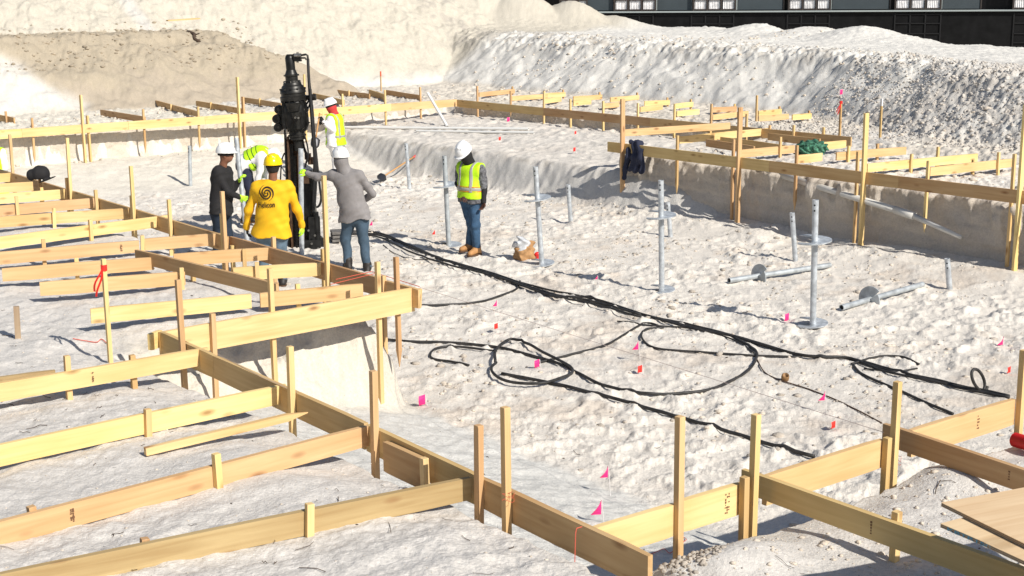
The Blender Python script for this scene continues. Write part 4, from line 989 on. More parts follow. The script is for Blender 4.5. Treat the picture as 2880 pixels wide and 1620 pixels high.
# --- man cut by the left edge
person('man in a yellow and white top cut off by the left picture edge', (-14, 655),
    dict(head=(-27, 396, 0), sl=(-42, 432, .05), sr=(6, 432, -.05), el=(-50, 480, .1), wl=(-52, 520, .1), hl=(-52, 534, .1), er=(15, 474, -.02), wr=(16, 508, .1), hr=(16, 522, .1),
         pel=(-16, 540, 0), kl=(-26, 600, .04), al=(-26, 640, 0), tl=(-26, 652, .1), kr=(-4, 600, .04), ar=(-4, 640, 0), tr=(-4, 652, .1)),
    'dark', face=(-.2, 1, -.1), bulk=1.12, trousers='jeansg', shirt='white', sleeve=0.0, boots='bboot', helmet='white', vest=-.02, tape=TAPE, palm=dict(l=(0, 1, 0), r=(0, 1, 0)), h=.016)
# ------------------------------------------------------------------ steel: helical piles, pipes
galv = mat('galvanised_steel', (.50, .53, .56), .42, .35, noise=.3, nscale=14); galvd = mat('dull_galvanised_steel', (.42, .45, .47), .5, .3, noise=.25, nscale=10)
hole = mat('dark_opening', (.01, .01, .01), .9); pvc = mat('white_pvc', (.78, .77, .74), .35); pvcg = mat('grey_white_pvc', (.58, .56, .52), .4, noise=.1, nscale=6)
def frame_from(d):
    d = Vector(d).normalized(); u = d.cross(Vector((0, 1, 0)));  u = d.cross(Vector((1, 0, 0))) if u.length < .2 else u
    u.normalize(); w = d.cross(u); return Matrix(((u.x, w.x, d.x), (u.y, w.y, d.y), (u.z, w.z, d.z)))
def pipe_mb(A, B, r, wall=.006, n=14):
    A, B = Vector(A), Vector(B); L_ = (B - A).length; M_ = Matrix.Translation(A) @ frame_from(B - A).to_4x4(); mb = MB()
    prof = [(r - wall, 0.0), (r, 0.0), (r, L_), (r - wall, L_), (r - wall, L_ - .12), (.001, L_ - .121)]
    mb.lathe([(.001, .12), (r - wall, .12)] + prof, n, M_); return mb
def helix_mb(C, axis, ro, ri=.03, pitch=.085, th=.014, n=40, start=0.0):
    M_ = Matrix.Translation(Vector(C)) @ frame_from(axis).to_4x4(); v = []; f = []
    for i in range(n + 1):
        an = start + 2 * math.pi * .97 * i / n; z = pitch * (i / n - .5)
        for rr_, zz in ((ri, th / 2), (ro, th / 2), (ro, -th / 2), (ri, -th / 2)): v.append(M_ @ Vector((rr_ * math.cos(an), rr_ * math.sin(an), z + zz)))
    for i in range(n):
        for k in range(4): f.append((4 * i + k, 4 * i + (k + 1) % 4, 4 * i + 4 + (k + 1) % 4, 4 * i + 4 + k))
    f += [(3, 2, 1, 0), (4 * n, 4 * n + 1, 4 * n + 2, 4 * n + 3)]
    mb = MB(); mb.add(v, f); return mb
def hang(o, t): o.parent = t; o.matrix_parent_inverse = Matrix.Translation(t.location).inverted(); return o
def pile(base, top, label, plates=(), r=.038, m=None, group='piles of helical steel', holes=2, start=-.5):
    b = G(*base); d = fw * FPX + rt * (top[0] - 1440) - up * (top[1] - 810); k = b[1] / d[1]; T_ = np.array([0, 0, CAMZ]) + d * k
    t = empty('steel_pile', tuple(b), label=label, cat='pile', group=group); m = m or galv
    ax_ = nrm_(T_ - b); low = b - ax_ * (.02 if plates else .3)
    hang(pipe_mb(low, T_, r).build('shaft', m, None, False), t)
    for p_ in t.children: p_.data.polygons.foreach_set('use_smooth', [True] * len(p_.data.polygons)); p_.data.set_sharp_from_angle(angle=R(40))
    for py, ro in plates:
        z = zat(b[0], b[1], py); c = b + ax_ * ((z - b[2]) / ax_[2]); hang(helix_mb(c, ax_, ro * 1.08, start=start).build('helix_plate', galv, None), t)
    hb = MB()
    for i in range(holes):
        c = T_ - ax_ * (.06 + .065 * i); dv = nrm_(np.array([-.45, -.9, 0])); hb.lathe([(.001, 0), (.011, 0), (.011, .003), (.001, .003)], 10, Matrix.Translation(Vector(c + dv * (r - .001))) @ frame_from(dv).to_4x4())
    hang(tag(hb.build('bolt_holes', hole, None), kind='stuff'), t) if holes else None; return t
GH = 'piles standing in the sand with helix plates'; GS = 'pile heads sticking out of the sand'
pile((1262, 690), (1250, 438), 'standing pile with two plates beside the bowed man in the vest', [(520, .19), (690, .19)], group=GH, m=galvd)
pile((1524, 746), (1506, 469), 'standing pile with two plates beside the crumpled paper bag', [(557, .185), (741, .175)], group=GH)
pile((1861, 822), (1859, 507), 'standing pile with two plates in front of the shaded bank, third from the left', [(606, .185), (815, .165)], group=GH)
pile((2286, 918), (2294, 562), 'rightmost standing pile with two plates, nearest the camera', [(676, .185), (909, .165)], group=GH)
pile((1152, 532), (1142, 403), 'pile head left of the bowed man, crossed by the shovel handle', group=GS)
pile((1605, 622), (1598, 519), 'short pile head in the jacket rail shadow', group=GS)
pile((1886, 666), (1878, 568), 'pile head just behind the third plated pile', group=GS)
pile((2237, 733), (2228, 598), 'pile head left of the rightmost plated pile', group=GS)
pile((2671, 813), (2664, 727), 'short pile head at the right before the bank', group=GS)
pile((536, 523), (533, 410), 'pile head on the white slope at the left behind the man in black', group=GS, m=galvd)
pile((849, 716), (846, 418), 'grey pipe pile held in front of the drill mast', group=GS, holes=0)
def lean_pipe(p0, y0, p1, y1, r, name, label, m, cat='pipe', group=None, z0=None):
    A = np.array([0, 0, CAMZ]) + (lambda d: d * (y0 / d[1]))(fw * FPX + rt * (p0[0] - 1440) - up * (p0[1] - 810))
    B = np.array([0, 0, CAMZ]) + (lambda d: d * (y1 / d[1]))(fw * FPX + rt * (p1[0] - 1440) - up * (p1[1] - 810))
    mb = pipe_mb(A, B, r); o = mb.build(name, m, None, True); o.data.set_sharp_from_angle(angle=R(40)); tag(o, label, cat, group); return o
lean_pipe((664, 388), 21.15, (699, 712), 21.0, .038, 'steel_pipe', 'grey steel pipe held upright by the man in black', galv)
def lying(p0, p1, hx, hpx, label, rp=.17):
    A = G(*p0); B = G(*p1); A[2] += .05; B[2] += .06
    t = empty('fallen_pile', tuple((A + B) / 2), label=label, cat='pile', group='piles lying on the sand')
    o = hang(pipe_mb(A, B, .037).build('shaft', galvd, None, True), t); o.data.set_sharp_from_angle(angle=R(40))
    c = on_line(A, B, hx); hang(helix_mb(c, B - A, rp, start=1.0, pitch=.06).build('helix_plate', galvd, None), t)
    hb = MB(); hb.lathe([(.001, -.001), (.030, -.001), (.030, .001), (.001, .001)], 14, Matrix.Translation(Vector(A + nrm_(B - A) * .02)) @ frame_from(B - A).to_4x4()); hang(hb.build('open_end', hole, None), t)
lying((2050, 799), (2334, 757), 2135, 0, 'pile lying on the sand left of the rightmost plated pile', .165)
lying((2366, 876), (2594, 812), 2446, 0, 'pile lying with its open end toward the camera, at the right', .17)
# white pipes
def ground_pipe(p0, p1, r, label, m=pvc, name='white_pipe', lift=0.0):
    A = G(*p0, .7); B = G(*p1, .7); A[2] += r + lift; B[2] += r + lift; o = pipe_mb(A, B, r).build(name, m, None, True); o.data.set_sharp_from_angle(angle=R(40)); return tag(o, label, 'pipe')
ground_pipe((962, 362), (1487, 367), .034, 'long white plastic pipe lying on the bench, the farther of two')
ground_pipe((1172, 372), (1502, 377), .03, 'shorter white plastic pipe on the bench, in front of the longer one')
Lp = G(1258, 356, .75); lean_pipe((1203, 262), Lp[1] + .9, (1258, 356), Lp[1], .036, 'white_pipe', 'white plastic pipe leaning on the far left rail near its corner', pvc)
def on_a(px, py, a_):      # point of the picture ray on the plane a = a_
    d = fw * FPX + rt * (px - 1440) - up * (py - 810); k = a_ / (d[0] * eA[0] + d[1] * eA[1]); return np.array([0, 0, CAMZ]) + d * k
A = on_a(2128, 472, 17.50); B = on_a(2560, 603, 17.22); C_ = on_a(2704, 668, 17.15)
mb = MB(); mb.tube([A, B], .052, 12); tp_ = empty('plastic_pipe', tuple(B), label='thick off white plastic pipe slanting down the right bank behind the rail posts', cat='pipe')
hang(mb.build('pipe_length', pvcg, None, True), tp_)
mb = MB(); mb.tube([B - (B - A) * .3 / np.linalg.norm(B - A), B + (C_ - B) * .08], .060, 12); hang(mb.build('coupling', pvcg, None, True), tp_)
mb = MB(); mb.tube([B, C_], [.046, .03], 12); hang(mb.build('end_length', pvcg, None, True), tp_)

# ------------------------------------------------------------------ hoses
hoseM = mat('black_rubber_hose', (.026, .024, .023), .6, noise=.6, nscale=12); cordM = mat('brown_cord', (.10, .06, .04), .8); strM = mat('red_string', (.60, .10, .06), .7); strP = mat('pale_string', (.50, .40, .36), .8)
def crom(pts, n=7, closed=False):
    pts = [np.asarray(p, float) for p in pts]; q = [2 * pts[0] - pts[1]] + pts + [2 * pts[-1] - pts[-2]]; o = []
    for i in range(1, len(q) - 2):
        p0, p1, p2, p3 = q[i - 1:i + 3]
        for k in range(n):
            t = k / n; o.append(.5 * ((2 * p1) + (p2 - p0) * t + (2 * p0 - 5 * p1 + 4 * p2 - p3) * t * t + (3 * p1 - p0 - 3 * p2 + p3) * t ** 3))
    o.append(pts[-1]); return o
def hose(pts, label, r=.017, m=None, lift=0.0, group=None, name='hose', cat='hose', n=7, jit_=0.0, seed=1, nseg=6):
    rn = random.Random(seed); ps = [G(p[0], p[1] + (rn.uniform(-jit_, jit_)), 0.0 if len(p) < 3 else p[2]) for p in pts]
    cv = crom(ps, n); A = np.array(cv); z = gzv(A[:, 0], A[:, 1])
    zs = np.convolve(np.pad(z, 5, 'edge'), np.ones(11) / 11, 'valid'); A[:, 2] = np.maximum(z + r * .1, zs + r * .9) + lift
    mb = MB(); mb.tube(A, r * .8, nseg); o = mb.build(name, m or hoseM, None, True); return tag(o, label, cat, group)
main = [(945, 655), (1060, 663), (1150, 695), (1250, 733), (1400, 781), (1550, 830), (1660, 846), (1802, 885), (1944, 925), (2063, 953), (2134, 970), (2252, 1006), (2323, 1009), (2394, 1016), (2489, 1045), (2655, 1083), (2750, 1106), (2838, 1121)]
for i, dy in enumerate((-7, -2, 3, 8, 15)):
    hose([(x, y + dy * (0.4 if i < 4 else .9) * (1 + .5 * math.sin(k * 1.7 + i))) for k, (x, y) in enumerate(main[:(18 if i < 3 else 8)])], 'one of the black hoses bundled together across the pit floor', .018, jit_=4, seed=i + 3, group='bundled hoses across the pit', lift=.006 * i)
hose([(986, 949), (1136, 960), (1277, 969), (1400, 983), (1481, 1001), (1559, 1025), (1629, 1053), (1707, 1096), (1802, 1115), (1897, 1115), (1992, 1098), (2063, 1072), (2110, 1039), (2129, 1001), (2110, 977), (2063, 954)], 'long black hose from the notch corner sweeping in the big open curve', .02)
hose([(1393, 1030), (1395, 993), (1432, 969), (1481, 976), (1530, 1004), (1587, 1032), (1611, 1053), (1587, 1074), (1523, 1088), (1435, 1088), (1393, 1067), (1382, 1045), (1396, 1032)], 'black hose coil round the pale sand lump', .02, lift=.03)
hose([(1319, 1032), (1259, 1021), (1220, 1011), (1210, 1000), (1227, 986), (1277, 976), (1397, 990)], 'small black hose bend left of the coil', .017)
hose([(1509, 1025), (1601, 1004), (1700, 978), (1755, 946), (1816, 913), (1866, 925)], 'black hose linking the coil to the bundle', .017)
hose([(1864, 925), (1818, 932), (1804, 954), (1840, 980), (1944, 994), (2110, 1003), (2252, 1008)], 'black hose making the flat loop under the bundle', .017)
hose([(1736, 909), (1812, 914), (1944, 926), (2063, 960), (2120, 995)], 'thin black hose beginning left of the flat loop', .012)
hose([(1411, 1055), (1558, 1085), (1700, 1120), (1840, 1160), (1944, 1190), (2100, 1233), (2290, 1290)], 'straight thick black hose running to the near right forms', .022)
hose([(1120, 866), (1242, 863), (1347, 852), (1418, 831), (1453, 814), (1462, 790)], 'black hose arc from behind the yellow corner board up to the bundle', .018)
hose([(2394, 1027), (2465, 1007), (2536, 1006), (2584, 1030)], 'short black hose arc at the right above the bundle', .016)
hose([(2399, 1030), (2427, 1058), (2513, 1096), (2607, 1134), (2680, 1168)], 'black hose branching off toward the right form board', .018)
hose([(2430, 1040), (2520, 1046), (2580, 1038)], 'flat dark hose end inside the right arc', .012)
hose([(1078, 690), (1110, 715), (1160, 728), (1232, 728)], 'thin black cord by the start of the bundle', .008)
hose([(2129, 1012), (2150, 1048), (2185, 1068), (2260, 1092), (2325, 1116), (2400, 1150), (2480, 1192)], 'thin brown cord running from the flat loop to the right forms', .009, cordM, cat='cord', name='cord')
c0 = G(2752, 1103); mb = MB(); pr_ = []
for i in range(26):
    an = -math.pi / 2 + 2 * math.pi * i / 22; pr_.append((c0[0] - .02 + .075 * math.cos(an) + .03 * i / 26 - .05 * math.sin(an), c0[1] + .05 * math.cos(an), c0[2] + .125 + .115 * math.sin(an)))
mb.tube(pr_, .016, 7); tag(mb.build('hose', hoseM, None, True), 'black hose loop standing upright at the right end of the bundle', 'hose')
# strings
def line(pts, label, r=.0035, m=None):
    mb = MB(); mb.tube(pts, r, 4); return tag(mb.build('string_line', m or strM, None), label, 'string')
def PZ(px, py, z): return P(px, py, z)
line([PZ(930, 800, 1.25), PZ(1060, 768, 1.25)], 'orange string over the edge form by the grey man')
line([PZ(945, 786, 1.27), PZ(1045, 764, 1.27), PZ(1180, 806, 1.23)], 'orange string along the corner piece to the outer corner')
line([PZ(1180, 808, 1.23), PZ(2486, 1216, 1.23)], 'pale string stretched from the outer corner across the pit to the right forms', .0022, strP)
qa = P(1637, 1484, 1.225); line([qa + [0, .012, .0], qa + [-.03, -.02, .004], qa + [-.035, -.028, -.02], qa + [-.04, -.03, -.21]], 'red string hanging down the diagonal edge form near its end', .003)
line([PZ(836, 1103, 1.225), PZ(740, 1062, 1.225), PZ(612, 996, 1.225)], 'pale string on top of the diagonal edge form', .002, strP)
pp = [G(x, y, 1.05) + [0, 0, .012] for x, y in ((1868, 1465), (1872, 1485), (1900, 1505), (1930, 1520), (1912, 1535), (1885, 1560), (1868, 1548), (1850, 1555), (1832, 1562))]
line(crom(pp, 5), 'red string tangled on the sandy mound at the bottom', .003)
pp = [G(x, y, 1.0) + [0, 0, .012] for x, y in ((205, 956), (240, 962), (272, 966), (285, 957), (300, 968), (310, 972))]
line(crom(pp, 4), 'faint red string on the sand by the ribbon stake', .004)
for (x, y0_, lab) in ((514, 972, 'red string tied round the foot of the stake by the double board'), (2517, 1300, 'red string round the foot of the second right stake'), (1429, 1403, 'orange string tied round the nearest tall stake')):
    b = P(x, y0_, 1.02 if x != 1429 else 1.2); mb = MB()
    for k in range(2):
        mb.tube([(b[0] + .037 * math.cos(a_ * .9), b[1] - .01 + .037 * math.sin(a_ * .9), b[2] + .03 * k + .012 * math.sin(a_ * 1.7 + k)) for a_ in range(8)], .0014, 4)
    tag(mb.build('string_line', strM, None), lab, 'string')

# ------------------------------------------------------------------ little flags
def flag(px, py, gy, m, lab, size=.10, shape='tri', z=None, lean=.02):
    b = G(px, gy, z if z is not None else 0.0); zt = zat(b[0], b[1], py - 4)
    zt = max(zt, b[2] + size * .7); t = empty('marker_flag', tuple(b), label=lab, cat='flag', group='survey flags')
    T_ = np.array([b[0] - lean, b[1], zt]); mb = MB(); mb.tube([b - [0, 0, .04], T_], .0028, 5); hang(mb.build('wire', whm, None), t)
    n = 5; v = []; f = []
    for i in range(n + 1):
        s = i / n; w_ = size * (.85 if shape == 'sq' else .95 * s); top = T_ + np.array([-.004, 0, -size * s * 1.1])
        v += [top, top + np.array([-w_ * .8, -.02 - .02 * math.sin(s * 4), -size * (.16 if shape == 'sq' else .02)])]
    f = [(2 * i, 2 * i + 1, 2 * i + 3, 2 * i + 2) for i in range(n)]
    o = hang(mobj('flag_cloth', v, f, m), t); sm = o.modifiers.new('thick', 'SOLIDIFY'); sm.thickness = .0015
for args in [
    (768, 1008, 1062, pinkm, 'pink flag on the white ramp under the cracked double board', .09, 'tri', .5), (1203, 1113, 1140, pinkm, 'pink flag at the edge of the white ramp', .09, 'sq'),
    (1718, 1315, 1395, pinkm, 'slim pink flag on a wire beyond the largest flag', .085, 'tri', .1), (1700, 1410, 1472, pinkm, 'largest pink flag in the corner of the near forms', .10, 'tri', .1),
    (1801, 962, 1015, pinkm, 'pink flag left of the flat hose loop', .09, 'tri'), (1812, 1030, 1054, redm, 'small red flag inside the big hose curve', .07, 'sq'),
    (2325, 1103, 1160, pinkm, 'slim pink flag beside the brown cord', .085, 'tri'), (2356, 1187, 1206, redm, 'small red flag left of the second right stake', .06, 'sq'),
    (2224, 884, 902, pinkm, 'pink flag beside the rightmost plated pile', .08, 'sq'), (2826, 950, 975, pinkm, 'pink flag at the right edge above the bundle end', .09, 'tri'),
    (2848, 1034, 1052, redm, 'small red flag at the right edge above the forms', .06, 'sq'), (1523, 1014, 1035, pinkm, 'pink flag in the hose coil', .075, 'sq'),
    (1403, 848, 880, pinkm, 'pale pink flag below the hose arc', .07, 'tri'), (1406, 912, 938, redm, 'small red flag between the arc and the coil', .06, 'sq'),
    (1052, 625, 650, pinkm, 'pink flag right of the grey man', .07, 'tri'), (1228, 650, 672, redm, 'dark red flag left of the first plated pile', .07, 'tri'),
    (1412, 388, 405, redm, 'tiny red flag on the bench, left one', .07, 'sq', .7), (1436, 333, 350, pinkm, 'tiny pink flag before the far right rail', .09, 'sq', .8),
    (1624, 372, 384, redm, 'tiny red flag on the bench, upper right one', .06, 'sq', .7), (1622, 418, 432, redm, 'tiny red flag on the bench near the slope edge', .07, 'sq', .7),
    (2373, 255, 268, pinkm, 'tiny pink flag on the berm above the ribbon stake', .08, 'sq', 1.6), (1685, 778, 800, pinkm, 'faint pink flag left of the third plated pile', .05, 'tri')]:
    flag(*args)
cn = G(2207, 1070); mb = MB(); mb.lathe([(.001, 0), (.038, 0), (.042, .045), (.038, .075), (.032, .078), (.030, .05), (.001, .05)], 16, Matrix.Translation(Vector(cn) + Vector((0, 0, .0))) @ Matrix.Rotation(.5, 4, 'X'))
tag(mb.build('rusty_can', mat('rusty_tin', (.25, .14, .06), .6, .3, noise=.4), None, True), 'small brown open can on the pit floor inside the cord bend', 'can')

# ------------------------------------------------------------------ tools
hand_w = mat('tool_handle_wood', (.50, .27, .10), .6); blade = mat('tool_blade_steel', (.06, .06, .065), .45, .7)
def shovel(T_, Bt, label, bl=.26, grip=None, low=None):
    T_, Bt = np.asarray(T_, float), np.asarray(Bt, float); d = nrm_(Bt - T_); s0 = Bt - d * bl
    t = empty('shovel', tuple(Bt), label=label, cat='shovel'); mb = MB(); mb.tube([T_, s0 + d * .05], .017, 8); hang(mb.build('handle', hand_w, None, True), t)
    if grip is not None: mb = MB(); mb.tube([T_ - d * .005, T_ + d * grip[1]], .023, 8); hang(mb.build('grip', grip[0], None, True), t)
    u = nrm_(np.cross(d, [0.3, -1, .4])); w = np.cross(u, d); v = []; f = []; n = 8
    for i in range(n + 1):
        s = i / n; wd = .095 * math.sqrt(max(0.02, 1 - (2 * max(s - .5, 0)) ** 2.2)) * (1 if s > .08 else .6)
        for k in range(5):
            c = k / 2 - 1; v.append(s0 + d * bl * s + u * wd * c + w * (.028 * (1 - c * c) * (1 - s * .6)))
    for i in range(n):
        for k in range(4): f.append((5 * i + k, 5 * i + k + 1, 5 * i + 6 + k, 5 * i + 5 + k))
    o = hang(mobj('blade', v, f, blade, None, True), t); sm = o.modifiers.new('thick', 'SOLIDIFY'); sm.thickness = .003
def ray_at(px, py, y): d = fw * FPX + rt * (px - 1440) - up * (py - 810); return np.array([0, 0, CAMZ]) + d * (y / d[1])
g0 = G(1064, 514, .1); shovel(ray_at(1186, 427, g0[1] + 2.0), g0 + [0, 0, .06], 'long handled shovel with a red grip lying up the bench slope', .3, (redpl, .45))
shovel(ray_at(982, 952, 14.02), ray_at(1008, 1052, 13.75), 'short shovel stuck down in the corner below the white ramp', .22)
shovel(ray_at(899, 318, 30.02), ray_at(884, 418, 29.6), 'shovel with a brown handle held by the digger in white', .25)
# jacket on the rail
jm = cl['navy']; ja = on_a(1790, 404, 17.30)
def jw(px, py, off=0.0): return on_a(px, py, 17.30 - off) - ja
jt = [jw(1790, 402, .03), jw(1788, 440, .06), jw(1786, 478, .07)]
def jk(p):
    d = blend([s_ecap(p, jt[0], jt[1], (.10, .055), (.15, .055), np.array([*eB, 0])), s_ecap(p, jt[1], jt[2], (.15, .055), (.145, .05), np.array([*eB, 0])),
               s_cap(p, jw(1768, 425, .08), jw(1758, 498, .08), .055, .045), s_cap(p, jw(1804, 425, .08), jw(1806, 482, .07), .055, .045), s_cap(p, jw(1775, 399, -.05), jw(1802, 403, -.05), .04, .045)], .04)
    x = p @ np.array([*eB, 0]); return d + .016 * np.sin(x * 42 + 3 * np.sin(p[:, 2] * 8)) + .006 * np.sin(p[:, 2] * 30)
je = empty('jacket', tuple(ja), label='dark navy jacket hung over the shaded rail by its first tall post', cat='jacket'); solid('cloth_body', jk, [jw(1758, 500, .08), jw(1820, 398, 0), jw(1760, 398, -.1), jw(1815, 490, .08)], .2, .014, jm, je)
# green net bundle
nb_ = P(2283, 428, 1.06); gm_ = mat('green_net', (.05, .16, .10), .8, noise=.9, nscale=26)
def net(p):
    d = s_ell(p, [0, 0, .07], np.eye(3), (.27, .2, .15)); d = smin(d, s_ell(p, [-.14, 0, .03], np.eye(3), (.16, .16, .10)), .05)
    return d + .030 * np.sin(p[:, 0] * 38 + 4 * np.sin(p[:, 2] * 21)) * np.sin(p[:, 2] * 33 + p[:, 0] * 12) + .015 * np.sin(p[:, 0] * 80 + p[:, 1] * 60)
ne = empty('net_bundle', tuple(nb_), label='crumpled dark green net bundle lying on the right slab', cat='netting'); solid('net', net, [[-.35, -.2, -.05], [.35, .2, .2]], .08, .016, gm_, ne)
# black cap
q_ = P(112, 527, 1.22); cpb = ray_at(112, 490, q_[1]); cm_ = cl['black']
def cap_(p):
    d = s_ell(p, [.01, 0, .0], np.eye(3), (.135, .13, .13)); d = np.maximum(d, -.07 - p[:, 2]); d = smin(d, s_ell(p, [-.10, .0, -.01], np.eye(3), (.09, .11, .09)), .02)
    d = np.maximum(d, -s_ell(p, [0, 0, -.09], np.eye(3), (.11, .11, .10)))
    tl = Matrix.Rotation(.35, 3, 'Y'); return smin(d, s_ell(p, [.11, -.03, -.075], np.array(tl), (.13, .13, .014)), .02) + .003 * np.sin(p[:, 0] * 50)
ce = empty('black_cap', tuple(cpb), label='black cap hung on a short stake above the left forms', cat='cap'); solid('cap', cap_, [[-.2, -.16, -.13], [.25, .16, .14]], .05, .011, cm_, ce)
stake('cap_stake', q_[0], q_[1] + .02, cpb[2] + .04, .95, .6, None, .035, .035, W3); tag(bpy.data.objects['cap_stake'], 'short stake holding up the black cap', 'stake')
# paper bag with plastic
bb = G(1474, 728); bag = empty('paper_bag', tuple(bb), .3, label='crumpled brown paper bag with clear white plastic beside the second plated pile', cat='bag')
def bag_f(p): d = s_ecap(p, [0, 0, .03], [0, 0, .15], (.17, .12), (.15, .10), np.array([1., 0, 0])); d = smax(d, np.abs(p[:, 2] - .09) - .10, .01); return d + .010 * np.sin(p[:, 0] * 30 + 2 * np.sin(p[:, 2] * 25)) + .006 * np.sin(p[:, 2] * 50 + p[:, 0] * 20)
solid('bag_body', bag_f, [[-.2, -.15, -.02], [.2, .15, .22]], .04, .012, mat('kraft_paper', (.38, .21, .09), .85, noise=.25), bag)
def flap(p): return s_ecap(p, [.10, -.02, .17], [.13, 0, .26], (.07, .016), (.05, .012), np.array([1., .4, 0])) + .006 * np.sin(p[:, 2] * 45)
solid('bag_flap', flap, [[.0, -.1, .1], [.22, .1, .3]], .03, .009, bpy.data.materials['kraft_paper'], bag)
def pls(p): d = s_ell(p, [-.03, .0, .22], np.eye(3), (.13, .09, .12)); return d + .018 * np.sin(p[:, 0] * 34 + 3 * np.sin(p[:, 2] * 20)) + .012 * np.sin(p[:, 2] * 48 + p[:, 1] * 30)
solid('plastic_wrap', pls, [[-.2, -.12, .05], [.13, .12, .36]], .03, .010, mat('cloudy_plastic', (.55, .56, .58), .25, noise=.2), bag)
solid('red_wrapper', lambda p: s_ell(p, [.20, -.06, .05], np.eye(3), (.05, .03, .06)) + .008 * np.sin(p[:, 2] * 60), [[.1, -.1, -.02], [.27, 0, .12]], .02, .009, redpl, bag)
# red ribbed roll at the right edge
ra_ = G(2850, 1262, 1.05); rb_ = G(2925, 1285, 1.05); ra_[2] += .065; rb_[2] += .065; pr2 = []; L_ = np.linalg.norm(rb_ - ra_); n = 26
for i in range(n + 1): pr2.append((.050 if i % 2 else .039, L_ * i / n))
mb = MB(); mb.lathe([(.001, 0)] + pr2 + [(.001, L_)], 14, Matrix.Translation(Vector(ra_)) @ frame_from(rb_ - ra_).to_4x4()); tag(mb.build('red_roll', redpl, None, True), 'bright red ribbed roll lying on sand at the right picture edge', 'roll')
# plywood sheets
def ply_mat():
    m = wood_mat('plywood_face', (.80, .62, .38), (.66, .47, .26), knot=(.5, .3, .14), rnd=.04); return m
plyF = ply_mat(); plyE = mat('plywood_edge', (.20, .13, .08), .8); plyE2 = mat('plywood_edge_pale', (.48, .36, .24), .8)
def sheet(c, p1, p2, z, L1, L2, label, edge_pts=None, th=.019):
    C0 = P(*c, z); d1 = nrm_(P(*p1, z) - C0); d2 = P(*p2, z) - C0; d2 = nrm_(d2 - d1 * (d2 @ d1)); t = empty('plywood_sheet', tuple(C0), label=label, cat='plywood', group='plywood sheets at the lower right')
    ply = 5
    for k in range(ply):
        e = .0012 * (k % 2); z0 = -th * (k + 1) / ply; z1 = -th * k / ply; q = [C0 + d1 * (e) + d2 * e, C0 + d1 * (L1 - e) + d2 * e, C0 + d1 * (L1 - e) + d2 * (L2 - e), C0 + d1 * e + d2 * (L2 - e)]
        v = [x + [0, 0, z1] for x in q] + [x + [0, 0, z0] for x in q]; mb = MB(); mb.add(v, [(0, 1, 2, 3), (7, 6, 5, 4), (0, 4, 5, 1), (1, 5, 6, 2), (2, 6, 7, 3), (3, 7, 4, 0)])
        o = mb.build('veneer' if k else 'face_veneer', plyF if k in (0,) else (plyE if k % 2 else plyE2), None)
        Mx = Matrix(((d2[0], d1[0], 0), (d2[1], d1[1], 0), (0, 0, 1))).to_4x4(); Mx = Matrix.Translation(Vector(C0)) @ Mx
        o.data.transform(Mx.inverted()); o.matrix_world = Mx; hang(o, t)
    return t, C0, d1, d2
sheet((2647, 1413), (2880, 1528), (2880, 1364), 1.64, 1.9, 1.22, 'upper plywood sheet with a pale veneer face at the lower right')
_, C0, d1, d2 = sheet((2645, 1472), (2755, 1519), (2701, 1452), 1.618, .36, 1.2, 'lower plywood sheet with blue lettering along its edge')
sheet((2757, 1520), (2880, 1577), (2799, 1496), 1.618, 1.4, 1.2, 'lower plywood sheet beside the lettered one')
tcu = bpy.data.curves.new('ply_text', 'FONT'); tcu.body = 'KBTR1507'; tcu.size = .045; tcu.offset = .0008
to = bpy.data.objects.new('ply_text', tcu); col.objects.link(to); tm = bpy.data.meshes.new_from_object(to.evaluated_get(bpy.context.evaluated_depsgraph_get())); bpy.data.objects.remove(to)
wd_ = max(v.co.x for v in tm.vertices); sc_ = .29 / wd_
tr = empty('trestle', tuple(C0 + d1 * .9 + d2 * .8 + np.array([0, 0, -.5])), label='timber trestle in the dark under the plywood sheets', cat='trestle')
for q_ in (.55, 1.5):
    for w_ in (.45, 1.0):
        f_ = C0 + d1 * q_ + d2 * w_; hang(MB().box((f_[0], f_[1], 1.29), (.04, .09, .56)).build('leg', W3, None), tr)
    hang(beam('crossbeam', C0 + d1 * q_ + d2 * .35 + [0, 0, -.021], C0 + d1 * q_ + d2 * 1.1 + [0, 0, -.021], .04, .06, W3, None, 0, nseg=2), tr)
v = [C0 + d1 * (.04 + q.co.x * sc_) - d2 * .0025 + np.array([0, 0, -.018 + q.co.y * .5]) for q in tm.vertices]
tx = mobj('edge_lettering', v, [tuple(p.vertices) for p in tm.polygons], mat('blue_ink', (.10, .30, .42), .6)); hang(tx, _)
# ------------------------------------------------------------------ drill rig
blkm = mat('oily_black_steel', (.012, .012, .012), .38, .4, noise=.7, nscale=11); dkm = mat('dark_grey_steel', (.030, .029, .027), .42, .6, noise=.5, nscale=9); rust = mat('worn_brown_steel', (.10, .055, .03), .6, .4, noise=.5, nscale=18)
silv = mat('worn_silver_steel', (.30, .29, .27), .35, .8, noise=.4, nscale=16); rub = mat('rig_hose_rubber', (.010, .010, .011), .5)
rb0 = P(845, 728, 0.0); RY = 21.75
def rw(px, py, dy=0.0): return ray_at(px, py, RY + dy)
rig = empty('drill_rig', tuple(rw(840, 728)), label='tall black oily hydraulic drill mast with gear head and hoses, in the group of men', cat='drill rig')
PX = RY / FPX      # metres per picture pixel there
def rp(mb, name, m, smooth=False, parent=None):
    o = mb.build(name, m, None, smooth)
    if smooth: o.data.set_sharp_from_angle(angle=R(38))
    o.parent = parent or rig
    o.matrix_parent_inverse = Matrix.Translation(rig.location).inverted()
    return o
def sub(o, parent): o.parent = parent; return o
AX0 = Vector(rw(838, 402)); AX1 = Vector(rw(813.5, 152)); axd = (AX1 - AX0).normalized()
def ax_at(py): return AX0 + (AX1 - AX0) * ((402 - py) / 250.0)
